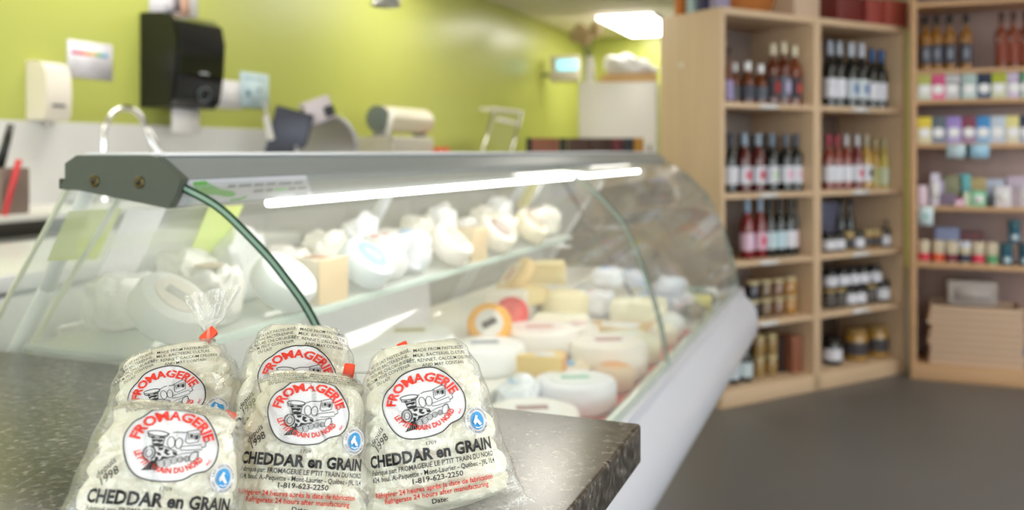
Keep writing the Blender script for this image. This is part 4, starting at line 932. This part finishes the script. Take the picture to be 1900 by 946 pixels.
# upper shelf
us = [(.90, 'w', (240, 238, 232), (238, 226, 214)), (1.02, 'p', (238, 232, 226), (206, 180, 160)), (1.14, 'w', (236, 240, 240), (226, 236, 232)), (1.26, 'd', (236, 226, 206), (196, 150, 120)), (1.38, 'w', (222, 232, 236), (140, 190, 200)), (1.50, 'p', (240, 240, 240), (232, 110, 100)), (1.61, 'p', (236, 238, 244), (110, 170, 215)), (1.73, 'w', (240, 234, 224), (210, 190, 170)), (1.86, 'd', (236, 222, 190), (190, 160, 110)), (1.98, 'w', (238, 230, 214), (150, 120, 110)), (2.10, 'p', (232, 226, 210), (200, 180, 150)), (2.22, 'w', (236, 226, 200), (170, 150, 120)), (2.34, 'p', (226, 220, 206), (150, 60, 80)), (2.44, 'p', (216, 212, 200), (90, 90, 90))]
for i, (y, k, c, m) in enumerate(us):
    p = Vector((-.86, y, SHH+.0045)); L = 'on the glass shelf, %s from the near end' % (ORD+['thirteenth', 'fourteenth'])[i]
    g = 'cheeses on the glass shelf'
    if k == 'w': wheel(p+Vector((0, 0, .003)), .050, .045, c, 'pale round cheese '+L, m, Matrix.Rotation(radians(40), 4, 'Y') @ Matrix.Translation((0, 0, .034)), group=g, mark2=(190, 186, 180))
    elif k == 'p': t = pack(p, .08, .09, .085, c, 'wrapped white piece '+L, .3*i, m, seed=30+i); t['group'] = g
    else: wedge(p-Vector((.045, 0, 0)), .10, .85, .07, c, (214, 190, 150), 'pale wedge '+L, 0, group=g, mark=m)
for i, y in enumerate([.95+.125*k for k in range(12)]):
    p = Vector((-.952, y, SHH+.0045)); t = pack(p, .06, .10, .075+.02*(i % 3), ((236, 232, 226), (230, 226, 214), (238, 238, 240))[i % 3], 'pale wrapped cheese in the back row of the glass shelf, %s from the near end' % ORD[i], (i%3-1)*.08, None, seed=50+i); t['group'] = 'back row on the glass shelf'

# ------------------------------------------------------------------ staff side along the green wall
CTZ = 1.07; CX = -2.82
sc_ = thing('wall_counter', 'white work counter with dark front edge along the green wall', 'counter', (0, 0, 0))
obj('worktop', MB().box(XL+.02, CX, -1.0, 8.3, CTZ-.035, CTZ, .003), M_white, sc_)
obj('dark_edge', MB().box(CX-.002, CX+.012, -1.0, 8.3, CTZ-.075, CTZ-.022, .002), mat('dark_edge', (44, 42, 38), .4), sc_)
obj('cabinet_body', MB().box(XL+.02, CX-.03, -1.0, 8.3, .08, CTZ-.035), mat('grey_cabinet', (158, 156, 148), .5), sc_)
for k in range(11):
    y = -.95+k*.79; d = obj('door', MB().box(CX-.03, CX-.012, y, y+.77, .12, CTZ-.09, .003), mat('grey_door', (172, 170, 164), .45), sc_)
    obj('handle', MB().tube([(CX-.012, y+.1, .9), (CX+.01, y+.1, .9), (CX+.01, y+.25, .9), (CX-.012, y+.25, .9)], .006, 8), M_steel, d)
# low white fridge box with latch standing behind the case
fp = onX(70, 480, -1.75)
fz = thing('chest_fridge', 'low white fridge with a chrome latch standing behind the case', 'fridge', (-2.05, 1.55, 0))
obj('cabinet_body', MB().box(-.30, .30, -.55, .95, .05, .98, .01), M_wmetal, fz); obj('lid', MB().box(-.31, .31, -.56, .96, .99, 1.03, .008), M_wmetal, fz)
obj('latch', MB().box(.30, .33, -.02, .10, .86, .90, .006), M_chrome, fz)
# soap dispenser
def onwall(px, py): return onX(px, py, XL)
p0 = onwall(32, 122); p1 = onwall(110, 224)
w_ = p1.y-p0.y; h_ = p0.z-onwall(48, 224).z
sd = thing('soap_dispenser', 'cream white soap dispenser on the green wall above the backsplash', 'soap dispenser', (XL+.001, (p0.y+p1.y)/2, CTZ+.36))
SDZ = spl_h+.003
sd.location.z = SDZ
bm_ = [(0, 0), (.10, 0), (.115, .02), (.12, .12), (.115, .20), (.09, .245), (.05, .255), (0, .255)]
obj('cover', MB().prism(bm_, lambda a, b, d: (a, d, b), -.065, .065), mat('cream_plastic', (232, 224, 214), .3), sd, smooth=True)
obj('push_slot', MB().box(.118, .123, -.035, .03, .055, .068, .002), mat('slot_grey', (90, 88, 90), .4), sd)
obj('nozzle', MB().lathe([(.016, -.03), (.02, 0)], cx=.06), mat('slot_grey2', (180, 178, 174), .4), sd)
# paper towel dispenser
q = onwall(312, 118)
td = thing('towel_dispenser', 'large black paper towel dispenser on the green wall', 'paper towel dispenser', (XL+.001, q.y-.02, q.z))
tp = [(0, -.235), (.17, -.235), (.205, -.20), (.225, -.05), (.235, .10), (.215, .18), (.16, .225), (.08, .235), (0, .235)]
c = obj('back_case', MB().prism(tp, lambda a, b, d: (a*.98, d, b), -.175, .175), M_black, td)
obj('front_cover', MB().prism([(.10, -.228), (.178, -.226), (.212, -.19), (.234, -.05), (.243, .10), (.222, .19), (.17, .228), (.10, .236)], lambda a, b, d: (a, d, b), -.165, .165), mat('gloss_black', (14, 16, 20), .16, coat=.5), td)
obj('badge', MB().box(.236, .2400, -.02, .05, -.065, -.055), mat('badge_grey', (150, 156, 160), .3), td)
lg = MB(); lg.tube([(.224+.006*sin(a), .03+.045*cos(a), -.165+.035*sin(a)) for a in [k*pi/10 for k in range(21)]], .004, 6)
obj('emblem', lg, mat('badge_dim', (90, 98, 104), .3), td)
obj('paper_towel', MB().box(.13, .132, -.10, .10, -.36, -.23), M_paper, td)
def wallpaper(name, label, cat, x0, y0, x1, y1, col, extra=None, drop=0, mname=None, lift=.002):
    a = onwall(x0, y0); b = onwall(x1, y1); zt_ = a.z; 
    hgt = a.z-onwall(x0, y1).z
    o = obj(name, MB().box(0, .0015, 0, b.y-a.y, -hgt, 0), mat(mname or name+'_paper', col, .6), loc=(XL+lift, a.y, a.z)); tag(o, label, cat)
    if extra: extra(o, b.y-a.y, hgt)
    return o
def poster_bits(o, w, h):
    cs = [(200, 30, 120), (220, 60, 60), (232, 130, 50), (226, 180, 50), (90, 170, 80), (60, 160, 210)]
    for i, c in enumerate(cs): obj('colour_patch', MB().box(.0015, .0025, w*(.09+i*.135), w*(.09+(i+1)*.135-.01), -h*.38, -h*.28), tm(c), o)
    for k in range(5): obj('text_line', MB().box(.0015, .0022, w*.12, w*(.75-.1*(k % 2)), -h*(.50+k*.09), -h*(.53+k*.09)), tm((200, 196, 206)), o)
wallpaper('hygiene_poster', 'white poster with a rainbow strip on the green wall', 'poster', 124, 72, 208, 142, (226, 224, 232), poster_bits)
def pic_bits(o, w, h):
    for (a, b, c, d, col) in ((.50, .62, .3, .75, (110, 100, 110)), (.62, .82, .25, .9, (190, 150, 130)), (.3, .5, .5, .8, (190, 186, 196))): obj('picture_patch', MB().box(.0015, .0025, w*a, w*b, -h*d, -h*c), tm(col), o)
wallpaper('notice_paper', 'white picture sheet above the black towel dispenser', 'paper', 276, -60, 366, 36, (228, 226, 232), pic_bits)
wallpaper('notice_paper', 'plain white sheet right of the black towel dispenser', 'paper', 400, 146, 448, 200, (228, 222, 232), None)
def info_bits(o, w, h):
    obj('text_line', MB().box(.0015, .0022, w*.15, w*.8, -h*.2, -h*.14), tm((150, 180, 190)), o)
    for a, b, c, d in ((.2, .35, .5, .68), (.6, .72, .42, .52)): obj('picture_patch', MB().box(.0015, .0022, w*a, w*b, -h*d, -h*c), tm((96, 130, 150)), o)
wallpaper('info_sheet', 'pale blue information sheet right of the white sheet', 'paper', 444, 132, 497, 198, (196, 218, 226), info_bits, lift=.005)
# faucet
f = thing('faucet', 'chrome gooseneck faucet on the wall counter', 'faucet', (-3.15, onX(192, 250, -3.15).y, CTZ))
ftop = .43
pts = [(0, 0, 0), (0, 0, .28)]+[(0, .13-.13*cos(a), .30+.13*sin(a)) for a in [k*pi/10 for k in range(0, 10)]]+[(.02, .26, .30), (.04, .28, .22), (.06, .33, .16)]
obj('spout', MB().tube(pts, [.016]*2+[.014]*10+[.02, .022, .016], 12), M_chrome, f); obj('base', MB().lathe([(.035, 0), (.035, .012), (.02, .03)]), M_chrome, f)
obj('lever', MB().tube([(0, .0, .06), (.06, .04, .10)], .008), M_chrome, f)
# knife block at the left edge
kb = thing('knife_rack', 'grey utensil holder with black handled knife at the left edge', 'knife rack', (onX(12, 280, -2.95)[:2]+(CTZ,)))
obj('holder', MB().box(-.06, .06, -.07, .05, 0, .17, .006), mat('brown_grey', (128, 112, 104), .5), kb)
obj('knife_handle', MB().tube([(0, -.03, .17), (.0, .02, .33)], [.018, .013], 10), M_black, kb); obj('knife_blade', MB().box(-.002, .002, -.05, -.01, .02, .18), M_steel, kb)
o = obj('spatula', MB().tube([(0, -.03, 0), (0, .03, .20)], [.010, .012], 8), mat('red_handle', (206, 58, 66), .4), loc=onX(22, 300, -2.86)[:2]+(CTZ,)); tag(o, 'red handled spatula standing beside the utensil holder', 'utensil')
for i, px in enumerate((20, 85)):
    pp = onZ(px, 371, CTZ); o = obj('cutting_knife', MB().box(-.012, .012, -.14, .14, 0, .012, .003), M_black, loc=(max(pp.x, XL+.1) if pp.x < CX-.02 else CX-.08, pp.y if pp.x < CX else onX(px, 371, CX-.08).y, CTZ+.0005)); tag(o, 'dark knife lying on the wall counter, %s one' % ('left', 'right')[i], 'knife', 'dark knives on the wall counter')
# slicer
px_ = onX(555, 250, -3.08)
sl = thing('meat_slicer', 'stainless meat slicer with round blade on the wall counter', 'slicer', (-2.99, px_.y, CTZ), -.75)
M_alu = mat('cast_aluminium', (178, 178, 186), .3, metal=.6)
obj('base', MB().box(-.20, .20, -.30, .30, .02, .14, .03), M_alu, sl)
for a in (-1, 1):
    for b in (-1, 1): obj('foot', MB().lathe([(.02, 0), (.02, .021)], cx=.15*a, cy=.24*b), M_black, sl)
Mb = Matrix.Translation((.10, .06, .27)) @ Matrix.Rotation(radians(75), 4, 'Y')
obj('blade', MB().lathe([(.16, 0), (.165, .006), (.06, .02)], M=Mb, seg=40), M_steel, sl); obj('blade_guard', MB().tube([Mb @ Vector((.178*cos(k*pi/16), .178*sin(k*pi/16), 0)) for k in range(4, 33)], .014, 8), M_alu, sl)
obj('motor_housing', MB().lathe([(.11, 0), (.12, .02), (.11, .12), (.07, .15)], M=Matrix.Translation((-.05, .10, .22)) @ Matrix.Rotation(radians(-100), 4, 'Y')), M_alu, sl)
obj('carriage', MB().box(.08, .20, -.26, -.02, .17, .19, .004), M_steel, sl); obj('gauge_plate', MB().box(.10, .115, -.34, -.12, .14, .42, .01, M=Matrix.Rotation(-.25, 4, 'X')), mat('dark_steel2', (70, 72, 84), .35, metal=.5), sl)
obj('carriage_handle', MB().tube([(.15, -.26, .30), (.2, -.3, .42), (.2, -.3, .50)], .018, 10), M_white, sl); obj('knob', MB().lathe([(.03, 0), (.035, .02), (.02, .04)], M=Matrix.Translation((.12, -.34, .14)) @ Matrix.Rotation(1.2, 4, 'Y')), M_white, sl)
obj('food_pusher', MB().box(-.04, .1, .10, .26, .36, .50, .01, M=Matrix.Rotation(.35, 4, 'X')), mat('pale_lilac', (196, 186, 192), .35), sl); obj('pusher_knob', MB().box(.10, .115, .20, .26, .38, .44, .005, M=Matrix.Rotation(.35, 4, 'X')), M_black, sl)
# wrapping machine with film roll
wp = onX(722, 250, -3.08)
wm = thing('wrapping_machine', 'film wrapping machine with a fat pale roll on the wall counter', 'wrapping machine', (-3.08, wp.y, CTZ))
obj('housing', MB().box(-.20, .20, -.30, .30, .0, .33, .015), mat('warm_grey', (196, 190, 178), .4), wm)
obj('film_roll', MB().lathe([(.085, -.33), (.088, -.32), (.088, .32), (.085, .33)], M=Matrix.Translation((.05, .10, .45)) @ Matrix.Rotation(pi/2, 4, 'X')), mat('film_roll', (226, 218, 198), .3), wm)
obj('roll_end', MB().lathe([(.09, 0), (.09, .012), (.04, .02)], M=Matrix.Translation((.05, -.235, .45)) @ Matrix.Rotation(pi/2, 4, 'X')), mat('roll_core', (120, 128, 130), .4), wm)
for b in (-.25, .33): obj('roll_support', MB().box(.0, .10, b-.008+.03, b+.008+.03, .32, .46, .004), M_alu, wm)
obj('cutter_bar', MB().tube([(.19, -.36, .33), (.17, -.26, .50)], .018, 8), M_white, wm)
o = carton((-2.90, wp.y+.40, CTZ+.0005), 0, .12, .16, .26, (222, 96, 58), 'snack_carton', 'small orange-red carton in front of the wrapping machine')
# slanted glass sneeze guard on a counter further back
gq = onX(905, 250, -3.0)
gd = thing('glass_guard', 'slanted glass guard with metal frame on the far end of the counter', 'glass guard', (-3.05, gq.y, CTZ))
for a in (-.32, .32): obj('frame_post', MB().tube([(.18, a-.25, .0), (.18, a+.15, .58)], .012, 8), M_steel, gd)
obj('top_bar', MB().box(.05, .19, -.17, .50, .57, .60, .006), mat('pale_metal', (210, 206, 190), .35), gd); obj('glass_pane', MB().add([(.18, -.56, .02), (.18, .08, .02), (.18, .46, .57), (.18, -.18, .57)], [(0, 1, 2, 3)]), M_glass, gd)
obj('rail', MB().tube([(.18, -.10, .5), (.18, .42, .47)], .014, 8), M_white, gd)
# low cabinet behind the case with dark trays on it
cb = thing('island_cabinet', 'white island cabinet behind the case carrying the chocolate boxes', 'cabinet', (-1.72, 5.75, 0), TH-.06)
obj('cabinet_body', MB().box(-.45, .45, -.3, .3, .0, 1.215, .004), M_wmetal, cb); obj('cabinet_top', MB().box(-.46, .46, -.31, .31, 1.215, 1.24, .003), M_steel, cb)
for k in range(2): obj('door', MB().box(-.44+k*.44, -.005+k*.44, -.315, -.3, .05, 1.18, .003), M_wmetal, cb)
cols_ = [(28, 22, 20, 'black end'), (150, 92, 68, 'copper brown'), (34, 26, 24, 'black'), (84, 54, 46, 'dark brown'), (76, 50, 44, 'cocoa brown'), (120, 50, 60, 'dark red patterned'), (50, 52, 62, 'dark blue patterned'), (206, 150, 60, 'orange')]
xs_ = -.40; ca, sa_ = cos(TH-.06), sin(TH-.06)
for i, (r_, g_, b_, nm) in enumerate(cols_):
    w = (.035, .17, .05, .14, .14, .06, .07, .06)[i]; xc = xs_+w/2; xs_ += w+.003
    carton((-1.72+xc*ca-(-.18)*sa_, 5.75+xc*sa_+(-.18)*ca, 1.2405), TH-.06, w, .22, .145, (r_, g_, b_), 'chocolate_box', '%s chocolate box, %s from left on the white island cabinet' % (nm, ORD[i]), 'chocolate boxes on the island cabinet')
# tall white fridge in the corner, things on it
q = onT(1137, 152, 9.2)
FZ = q.z
fr = thing('tall_fridge', 'tall white fridge in the far corner', 'fridge', (q.x, q.y+.3, 0), TH-.2)
obj('cabinet_body', MB().box(-.40, .40, -.32, .36, .0, FZ, .015), mat('fridge_white', (226, 222, 216), .35), fr); obj('door', MB().box(-.395, .395, -.37, -.325, .08, FZ-.02, .012), mat('fridge_white', (226, 222, 216), .35), fr)
obj('handle', MB().tube([(.33, -.37, .9), (.33, -.41, .92), (.33, -.41, 1.35), (.33, -.37, 1.37)], .012, 8), M_steel, fr)
fx = Matrix.Translation((q.x, q.y+.3, FZ+.001)) @ Matrix.Rotation(TH-.2, 4, 'Z')
t = thing('wooden_tray', 'light wooden tray on top of the tall white fridge', 'tray', M=fx @ Matrix.Translation((.10, -.05, 0)))
obj('tray_body', MB().box(-.29, .29, -.22, .22, 0, .08, .006), wood_mat('tray_wood', (206, 166, 108), .1, 2, 0), t)
bm = bmesh.new(); bmesh.ops.create_icosphere(bm, subdivisions=4, radius=1); 
for v in bm.verts:
    c = v.co.copy(); nn_ = noise.noise(c*1.9)*.25
    v.co = Vector((c.x*.29*(1+nn_*.3), c.y*.2*(1+nn_), max(0, (c.z*.5+.35)*(.24-.10*c.x)*(1+nn_))))
mb = MB(); mb.add([v.co[:] for v in bm.verts], [[v.index for v in f.verts] for f in bm.faces]); bm.free()
o = obj('cloth_bundle', mb, mat('white_cloth', (240, 240, 244), .7), M=fx @ Matrix.Translation((.12, -.05, .081))); tag(o, 'white cloth bundle lying on the wooden tray on the fridge', 'cloth')
vs_ = thing('flower_vase', 'white vase of dried cream flowers at the left of the fridge top', 'vase', M=fx @ Matrix.Translation((-.31, -.15, 0)))
obj('vase', MB().lathe([(.05, 0), (.06, .02), (.055, .18), (.04, .26), (.045, .28)]), M_white, vs_)
for i, (a, b, c) in enumerate(((-.14, 0, .50), (.06, .02, .56), (-.03, -.04, .46), (-.10, .05, .56))):
    st = obj('stem', MB().tube([(0, 0, .25), (a*.4, b*.4, .36), (a, b, c)], .006, 6), mat('stem_green', (66, 90, 44), .6), vs_)
    bm = bmesh.new(); bmesh.ops.create_icosphere(bm, subdivisions=3, radius=.07)
    for v in bm.verts: v.co *= 1+.35*noise.noise(v.co*40+Vector((i, 0, 0)))
    mb = MB(); mb.add([(v.co+Vector((a, b, c)))[:] for v in bm.verts], [[v.index for v in f.verts] for f in bm.faces]); bm.free(); obj('blossom', mb, mat('dried_bloom', (196, 172, 130), .8), st)
# small wall monitor on a bracket
m0 = onX(1050, 128, XL+.35); 
mn = thing('scale_display', 'small grey-white display with cyan screen beside the fridge', 'display', M=Matrix.Translation(onX(1050, 128, XL+.27)) @ Matrix.Rotation(TH-.1, 4, 'Z') @ Matrix.Diagonal((1.12, 1.12, 1.12, 1)))
obj('housing', MB().box(-.16, .14, -.04, .10, -.125, .13, .02), mat('warm_white', (214, 206, 190), .4), mn)
obj('screen', MB().box(-.09, .12, -.043, -.039, -.02, .09, .003), mat('cyan_screen', (150, 220, 232), .3, emit=.7), mn)
mo = onT(1050, 128, 8.6); arm = MB(); arm.tube([(-.02, .06, -.02), (-.12, .10, -.05), (-.25, .045, -.05)], .018, 8); obj('bracket', arm, M_grey, mn)
# hanging lamp ring near the top
hp = onT(716, 8, 3.4)
hl = thing('pendant_lamp', 'chrome rimmed pendant hanging from the ceiling above the staff side', 'pendant lamp', (hp.x, hp.y, hp.z))
obj('rim', MB().tube([(.052*cos(k*pi/12), .052*sin(k*pi/12), 0) for k in range(25)], .007, 8), M_chrome, hl)
obj('shade', MB().lathe([(.052, .0), (.050, .05), (.02, .10), (.01, .11)]), mat('smoke_glass', (170, 172, 170), .15, metal=.5), hl); obj('cord', MB().tube([(0, 0, .10), (0, 0, H-hp.z)], .003, 6), M_black, hl)
